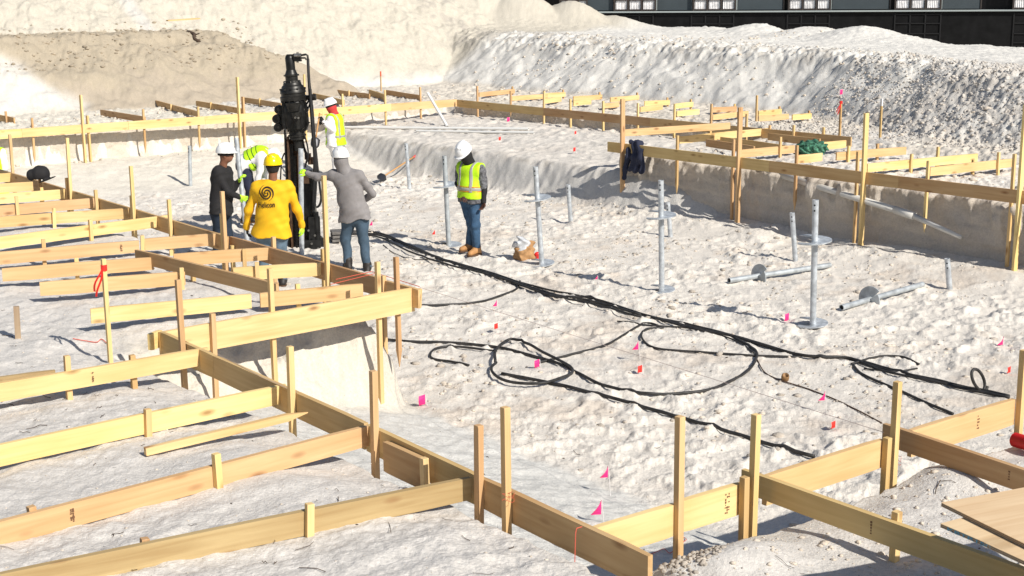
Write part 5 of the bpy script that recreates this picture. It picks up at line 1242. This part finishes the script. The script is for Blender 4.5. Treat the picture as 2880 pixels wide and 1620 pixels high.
def lathe_px(prof, name, m, n=26, off=(0, 0)):
    pr = []; base = ax_at(prof[0][0])
    for py, hw_ in prof: pr.append((hw_ * PX, (ax_at(py) - base).length))
    mb = MB(); mb.lathe([(.001, pr[0][1])] + pr + [(.001, pr[-1][1])], n, Matrix.Translation(base + Vector((off[0] * PX, off[1], 0))) @ frame_from(axd).to_4x4()); return rp(mb, name, m, True)
head = lathe_px([(283, 33), (281, 37), (270, 37.5), (268, 34), (262, 34), (260, 36), (252, 35.5), (249, 33), (245, 31), (241, 30), (238, 26)], 'gear_case', dkm, 34)
lathe_px([(238, 26), (233, 25), (231, 24), (229, 22.5), (228, 23.5), (226, 23)], 'gear_ring', dkm)
lathe_px([(226, 17.5), (214, 17.5), (213, 20.5), (209, 20.5), (208, 17.5), (200, 14.5), (196, 13)], 'upper_flange', dkm)
lathe_px([(196, 12.8), (163, 13), (157, 11), (154, 8)], 'motor_body', blkm)
lathe_px([(392, 22), (384, 22), (383, 25), (378, 25), (377, 22), (366, 21.5), (365, 26), (360, 26)], 'lower_flange', dkm)
lathe_px([(424, 13), (396, 13.5), (392, 19)], 'drive_socket', dkm)
lathe_px([(360, 33), (350, 37), (300, 37), (284, 33)], 'gearbox_core', blkm, 24)
# bolts on the flanges
for (py, rr_, nbt, sz) in ((283, 35, 14, 2.4), (249, 34.5, 12, 2.8), (211, 19.5, 8, 2.4), (366, 25, 14, 1.7), (380, 24, 14, 1.7), (229, 23, 8, 1.8)):
    mb = MB(); Fm = frame_from(axd)
    for k in range(nbt):
        an = 2 * math.pi * k / nbt; c = ax_at(py) + (Fm @ Vector((math.cos(an), math.sin(an), 0))) * rr_ * PX
        mb.lathe([(.001, -.012), (sz * PX, -.012), (sz * PX, .012), (.001, .012)], 6, Matrix.Translation(c) @ Fm.to_4x4())
    rp(mb, 'bolt_ring', silv if py == 229 else dkm)['kind'] = 'stuff'
# curved bracket plates with lobes left and right of the box
for sgn, x0 in ((-1, 783), (1, 853)):
    mb = MB()
    for i, py in enumerate((308, 334, 358)):
        c = Vector(rw(x0 + (2 if i == 0 else 0) - (4 if i == 1 and sgn < 0 else 0), py, -.02)); mb.lathe([(.001, -.07), (11.5 * PX, -.07), (12.5 * PX, -.05), (12.5 * PX, .05), (11.5 * PX, .07), (.001, .07)], 20, Matrix.Translation(c) @ Matrix.Rotation(math.pi / 2, 4, 'X'))
    mb.box((Vector(rw(x0 - sgn * 6, 333)) - Vector((0, 0, 0))), (14 * PX, .12, 62 * PX)); br = rp(mb, 'side_bracket', blkm, True)
    mb = MB()
    for i, py in enumerate((308, 334, 358)):
        c = Vector(rw(x0, py, -.10)); mb.lathe([(.001, -.02), (4 * PX, -.02), (4 * PX, .02), (.001, .02)], 12, Matrix.Translation(c) @ Matrix.Rotation(math.pi / 2, 4, 'X'))
    rp(mb, 'pivot_pin', silv if sgn > 0 else dkm, True)
mb = MB()
for (x0, x1, py0, py1, wd) in ((799, 799, 288, 362, 5), (848, 852, 288, 330, 4)): mb.box(Vector(rw((x0 + x1) / 2, (py0 + py1) / 2, -.12)), (wd * PX * 2, .05, (py1 - py0) * PX))
rp(mb, 'web_plate', blkm)
# inner housing, lighter
lathe_px([(311, 15), (309, 17), (300, 18), (290, 21), (286, 22)], 'inner_cone', dkm, 20, (2, -.16))
lathe_px([(358, 12), (330, 12), (325, 15), (312, 15)], 'valve_block', dkm, 8, (8, -.17))
mb = MB()
for (px, py) in ((830, 331), (839, 332)): mb.lathe([(.001, 0), (2.6 * PX, 0), (2.6 * PX, .05), (.001, .05)], 12, Matrix.Translation(Vector(rw(px, py, -.30))) @ Matrix.Rotation(-math.pi / 2, 4, 'X'))
rp(mb, 'port_plug', silv, True)
# swivel and fittings on top
mb = MB(); mb.box(Vector(rw(820, 158)), (26 * PX, .10, 10 * PX)); mb.box(Vector(rw(836, 159)), (20 * PX, .12, 16 * PX)); mb.box(Vector(rw(838, 170)), (20 * PX, .10, 5 * PX)); sw_ = rp(mb, 'swivel_block', dkm)
mb = MB(); mb.tube([rw(837, 146), rw(837, 176)], 3.2 * PX, 8); mb.tube([rw(827, 156, -.08), rw(846, 156, -.08)], 4.6 * PX, 10); rp(mb, 'swivel_fitting', silv, True)
mb = MB(); mb.tube([rw(845, 156), rw(860, 153), rw(865, 156), rw(866.5, 170)], 3.0 * PX, 8); mb.tube([rw(846, 163), rw(858, 163), rw(862, 168)], 2.6 * PX, 8); rp(mb, 'elbow_pipe', dkm, True)
mb = MB(); mb.tube([rw(866, 172), rw(868, 205)], 3.1 * PX, 8); mb.tube([rw(868.5, 210), rw(870, 232)], 3.6 * PX, 8); rp(mb, 'hose_coupling', silv, True)
for k, (pts, r_) in enumerate([
    ([(866, 165, 0), (869, 232, -.03), (874, 300, -.05), (880, 380, -.06), (887, 452, -.05), (888, 520, 0), (884, 585, .05)], 4.0),
    ([(868, 206, .04), (871, 240, .05), (879, 310, .04), (885, 390, .03), (892, 460, .02), (900, 530, .03), (903, 560, .05), (896, 580, .08), (880, 584, .1)], 3.3),
    ([(872, 250, -.09), (877, 330, -.10), (882, 400, -.09), (885, 455, -.06), (882, 540, 0), (880, 600, .1)], 4.4),
    ([(852, 372, -.05), (860, 392, -.06), (866, 420, -.05), (866, 445, -.05), (858, 466, 0)], 2.4), ([(850, 385, 0), (856, 415, 0), (864, 440, .02), (858, 470, .1)], 2.6),
    ([(842, 380, .05), (848, 400, .05), (858, 430, .02), (862, 445, .0)], 2.0), ([(788, 520, .1), (792, 455, .1), (800, 430, .1)], 2.0),
    ([(853, 300, 0), (864, 290, 0), (872, 275, .02)], 2.5), ([(853, 318, 0), (866, 305, 0), (873, 285, .02)], 2.2), ([(856, 342, 0), (872, 345, 0)], 1.8)]):
    cv = crom([rw(*q_) for q_ in pts], 6); mb = MB(); mb.tube(cv, r_ * PX, 8); rp(mb, 'hydraulic_hose', rub, True)
mb = MB(); A_ = Vector(rw(855, 275, .05)); B_ = Vector(rw(889, 273, .05)); L_ = (B_ - A_).length; mb.lathe([(.001, 0), (7 * PX, 0), (7 * PX, L_ * .5), (9 * PX, L_ * .52), (9 * PX, L_), (.001, L_)], 18, Matrix.Translation(A_) @ frame_from(B_ - A_).to_4x4()); rp(mb, 'side_motor', dkm, True)
mb = MB(); A_ = Vector(rw(790, 262, .0)); B_ = Vector(rw(780, 262, .0))
# mast
def col_(x0t, x1t, x0b, x1b, yt, yb, dy, dep, name, m):
    mb = MB(); q = [rw(x0t, yt, dy), rw(x1t, yt, dy), rw(x1b, yb, dy), rw(x0b, yb, dy)]
    v = q + [x + [0, dep, 0] for x in q]; mb.add(v, [(0, 3, 2, 1), (4, 5, 6, 7), (0, 1, 5, 4), (1, 2, 6, 5), (2, 3, 7, 6), (3, 0, 4, 7)]); return rp(mb, name, m)
col_(798, 803, 812, 817, 365, 742, -.02, .10, 'mast_rail', blkm); col_(806, 811, 821, 826, 385, 742, -.04, .10, 'mast_rail', rust)
col_(803, 846, 817, 860, 392, 742, .10, .08, 'mast_back', rust); col_(835, 840, 846, 852, 392, 742, .0, .08, 'mast_rail', rust); col_(812, 824, 827, 838, 405, 742, .03, .05, 'mast_channel', blkm)
mb = MB()
for i in range(62):
    py = 440 + i * 4.7; xc = 829 + (py - 440) / 302 * 9; mb.box(Vector(rw(xc, py, .0)), (5 * PX, .06, 2.3 * PX))
o = rp(mb, 'gear_rack', dkm); o['kind'] = 'stuff'
col_(853, 878, 854, 886, 480, 742, .12, .16, 'side_column', blkm)
for x, y, dy, w_, dp, h_ in ((866, 440, .1, 16, .12, 16), (874, 452, .15, 14, .1, 20), (862, 500, .1, 18, .14, 30)):
    mb = MB(); mb.box(Vector(rw(x, y, dy)), (w_ * PX, dp, h_ * PX)); rp(mb, 'clamp_block', rust)
mb = MB(); mb.tube([rw(883, 540, .1), rw(882, 568, .1)], 6.5 * PX, 10); rp(mb, 'cylinder_cap', dkm, True)
mb = MB(); mb.tube([rw(885, 560, .08), rw(889, 600, .08)], 3.0 * PX, 10); rp(mb, 'cylinder_rod', silv, True)
mb = MB(); mb.tube([rw(887, 596, .1), rw(897, 735, .1)], 9.0 * PX, 12); rp(mb, 'lift_cylinder', blkm, True)
mb = MB()
for (x, y, w_, h_, dy) in ((880, 640, 34, 70, .2), (872, 700, 46, 60, .15), (892, 690, 30, 50, .3), (850, 720, 80, 24, .3), (905, 716, 26, 34, .4)):
    mb.box(Vector(rw(x, y, dy)), (w_ * PX, .3, h_ * PX), Matrix.Rotation(.2 + .1 * (x % 3), 3, 'Z'))
rp(mb, 'foot_housing', blkm)
mb = MB()
for k in range(4): mb.lathe([(.001, 0), (3 * PX, 0), (3 * PX, .02), (.001, .02)], 10, Matrix.Translation(Vector(rw(868 + 9 * k, 648 + (k * 37) % 60, -.03))) @ Matrix.Rotation(math.pi / 2, 4, 'X'))
rp(mb, 'foot_bolt', silv)
# track shoe beside the foot
trk = mat('dusty_track_steel', (.16, .15, .14), .8, .2, noise=.3); mb = MB()
for k in range(9):
    c = Vector(rw(948 + (k % 2), 652 + k * 10.5, .55)); mb.box(c, (34 * PX, .3, 7.5 * PX), Matrix.Rotation(.25, 3, 'Z'))
mb.box(Vector(rw(946, 695, .7)), (24 * PX, .3, 92 * PX)); rp(mb, 'track_pad', trk)

# ------------------------------------------------------------------ loose clods, twigs, chips
def scatter(n, region, seed):
    rn = np.random.RandomState(seed); out = []
    while len(out) < n:
        x = rn.uniform(-14, 16, 4000); y = rn.uniform(5.5, 46, 4000); u = x / y; a, b = ab(x, y); k = (np.abs(u) < .40) & region(a, b, x, y) & (rn.rand(4000) < np.clip((y / 20) ** .3, 0, 1))
        out += list(zip(x[k], y[k]))
    return np.array(out[:n])
clodM = mat('sand_clod', (.60, .525, .44), .95, noise=.2, nscale=8, bump=.6, bscale=40, spec=.1); clodD = mat('grey_clod', (.44, .39, .335), .95, noise=.2, nscale=8, bump=.6, spec=.1)
clodR = mat('rubble_clod', (.55, .505, .455), .95, noise=.25, nscale=5, bump=.6, spec=.1)
ico = [(0, 0, -1), (.72, -.53, -.45), (-.28, -.85, -.45), (-.89, 0, -.45), (-.28, .85, -.45), (.72, .53, -.45), (.28, -.85, .45), (-.72, -.53, .45), (-.72, .53, .45), (.28, .85, .45), (.89, 0, .45), (0, 0, 1)]
icf = [(0, 1, 2), (1, 0, 5), (0, 2, 3), (0, 3, 4), (0, 4, 5), (1, 5, 10), (2, 1, 6), (3, 2, 7), (4, 3, 8), (5, 4, 9), (1, 10, 6), (2, 6, 7), (3, 7, 8), (4, 8, 9), (5, 9, 10), (6, 10, 11), (7, 6, 11), (8, 7, 11), (9, 8, 11), (10, 9, 11)]
def clods(n, region, seed, smin_, smax_, name, m, label, flat=.6, pw=3.0):
    q = scatter(n, region, seed); z = gzv(q[:, 0], q[:, 1]); rn = np.random.RandomState(seed + 1); I = np.array(ico, float)
    s = smin_ + (smax_ - smin_) * rn.rand(n) ** pw; V = I[None] * (1 + rn.uniform(-.3, .3, (n, 12, 3))) * s[:, None, None]; V[:, :, 2] *= flat; V[:, :, 0] *= rn.uniform(.7, 1.4, (n, 1))
    V += np.stack([q[:, 0], q[:, 1], z + s * flat * .25], 1)[:, None, :]
    F = (np.array(icf)[None] + 12 * np.arange(n)[:, None, None]).reshape(-1, 3); me = bpy.data.meshes.new(name)
    me.vertices.add(n * 12); me.vertices.foreach_set('co', V.astype(np.float32).ravel()); me.loops.add(F.size); me.loops.foreach_set('vertex_index', F.astype(np.int32).ravel()); me.polygons.add(len(F)); me.polygons.foreach_set('loop_start', np.arange(0, F.size, 3, dtype=np.int32)); me.update()
    me.materials.append(m); o = bpy.data.objects.new(name, me); col.objects.link(o); tag(o, label, None, None, 'stuff')
clods(900, lambda a, b, x, y: (b < -36.3) & (b > -40) & (a < 20.5), 19, .01, .07, 'heap_clods', mat('tan_clod', (.36, .30, .225), .95, noise=.3, nscale=6), 'tan lumps on the upper part of the tan sand heap')
pit_r = lambda a, b, x, y: (a > 7.3) & (a < 17) & (b > -26) & (b < -5.4) & (fbm(x * .5, y * .5, 3, 301) > -.05)
clods(3600, pit_r, 11, .006, .032, 'sand_clods', clodM, 'small clods of sand kicked up over the pit floor')
clods(900, lambda a, b, x, y: (a > 7.3) & (a < 17) & (b > -26) & (b < -5.4) & (fbm(x * .7, y * .7, 3, 305) > .18), 12, .01, .05, 'dark_clods', clodD, 'darker clods in patches on the pit floor')
clods(8000, lambda a, b, x, y: (a > 22.3) & (a < 28.5) & (b > -21.5) & (b < -8) & (y < 40), 13, .008, .042, 'rubble_clods', clodR, 'lumpy grey brown rubble on the right end of the berm', .8)
clods(800, lambda a, b, x, y: (a > 25.2) & (a < 29) & (b < -20) & (b > -36), 14, .01, .05, 'berm_clods', clodM, 'pale lumps on the berm face', .8)
clods(1300, lambda a, b, x, y: ((a < 4.4) & (b < 6)) | ((a < 6.9) & (b < -11.4) & (b > -24)), 15, .003, .011, 'slab_clods', clodM, 'fine crumbs of sand on the left slab')
clods(1500, lambda a, b, x, y: ((a > 21.4) & (a < 24.5) & (b > -28)) | ((b < -29.4) & (b > -34) & (a > 6)) | ((a > 17.8) & (a < 21) & (b > -18.8) & (b < -8)), 16, .015, .07, 'grade_clods', clodM, 'lumps of sand along the upper grade')
clods(650, lambda a, b, x, y: (a > 4.9) & (a < 14) & (b > -5.0), 17, .004, .022, 'near_crumbs', clodM, 'sand crumbs on the near right slab')
clods(220, lambda a, b, x, y: (np.hypot((a - 5.0) / .22, (b + 4.95) / .12) < 1), 18, .005, .018, 'mound_rocks', clodD, 'dark crusty lumps on the mound beside the diagonal form end', .8, 1.5)
def twigs(n, region, seed, name, m, label, L0=.03, L1=.16):
    q = scatter(n, region, seed); rn = random.Random(seed); mb = MB()
    for x, y in q:
        L_ = L0 + (L1 - L0) * rn.random() ** 2; an = rn.uniform(0, 6.28); cu = rn.uniform(-1.2, 1.2); pts = []; cx, cy = x, y
        for i in range(4):
            pts.append((cx, cy, gz(cx, cy) + .006 + .01 * (i % 2) * rn.random())); cx += math.cos(an) * L_ / 3; cy += math.sin(an) * L_ / 3; an += cu / 3
        mb.tube(pts, rn.uniform(.001, .0028), 4)
    o = mb.build(name, m, None); tag(o, label, None, None, 'stuff')
dkt = mat('dark_twig', (.07, .045, .03), .9)
twigs(120, lambda a, b, x, y: ((a < 4.4) & (b < 6)) | ((a > 4.9) & (b > -5)), 21, 'twigs', dkt, 'dark twigs and roots scattered on the slab sand')
twigs(110, lambda a, b, x, y: (a > 7.3) & (a < 17) & (b > -26) & (b < -5.4), 22, 'pit_twigs', dkt, 'dark straw and twigs on the pit floor', .03, .13)
clods(420, lambda a, b, x, y: (y < 24), 23, .004, .014, 'dark_chips', mat('dark_chip', (.06, .045, .035), .9), 'dark chips and grit scattered over the sand')
# plank and root on the tan heap
for (p0_, p1_, w_, m_, lab) in (((470, 56), (560, 50), .10, W2, 'orange plank lying on top of the tan sand heap'),):
    A = P(*p0_, 2.78); B = P(*p1_, 2.78); zA = gz(A[0], A[1]); d_ = ray_at(*p0_, 41.0), ray_at(*p1_, 41.8)
    A, B = d_; A[2] = max(A[2], gz(A[0], A[1]) + .05); B[2] = max(B[2], gz(B[0], B[1]) + .05); o = beam('loose_plank', A, B, .12, .04, m_, None); tag(o, lab, 'plank')
# dark root in the tan heap
r0 = ray_at(528, 92, 41.2); r1 = ray_at(562, 138, 40.6); r0[2] = max(r0[2], gz(r0[0], r0[1]) + .02); r1[2] = max(r1[2], gz(r1[0], r1[1]) + .02)
mb = MB(); mb.tube(crom([r0, r0 * .66 + r1 * .34 + [.08, -.02, .03], r0 * .3 + r1 * .7 + [-.04, -.03, .02], r1], 5), .05, 7); mb.tube([r0 * .6 + r1 * .4, r0 * .5 + r1 * .5 + [.18, -.05, .10]], .02, 6)
tag(mb.build('dead_root', dkt, None, True), 'dark dead root sticking out of the tan sand heap', 'root')
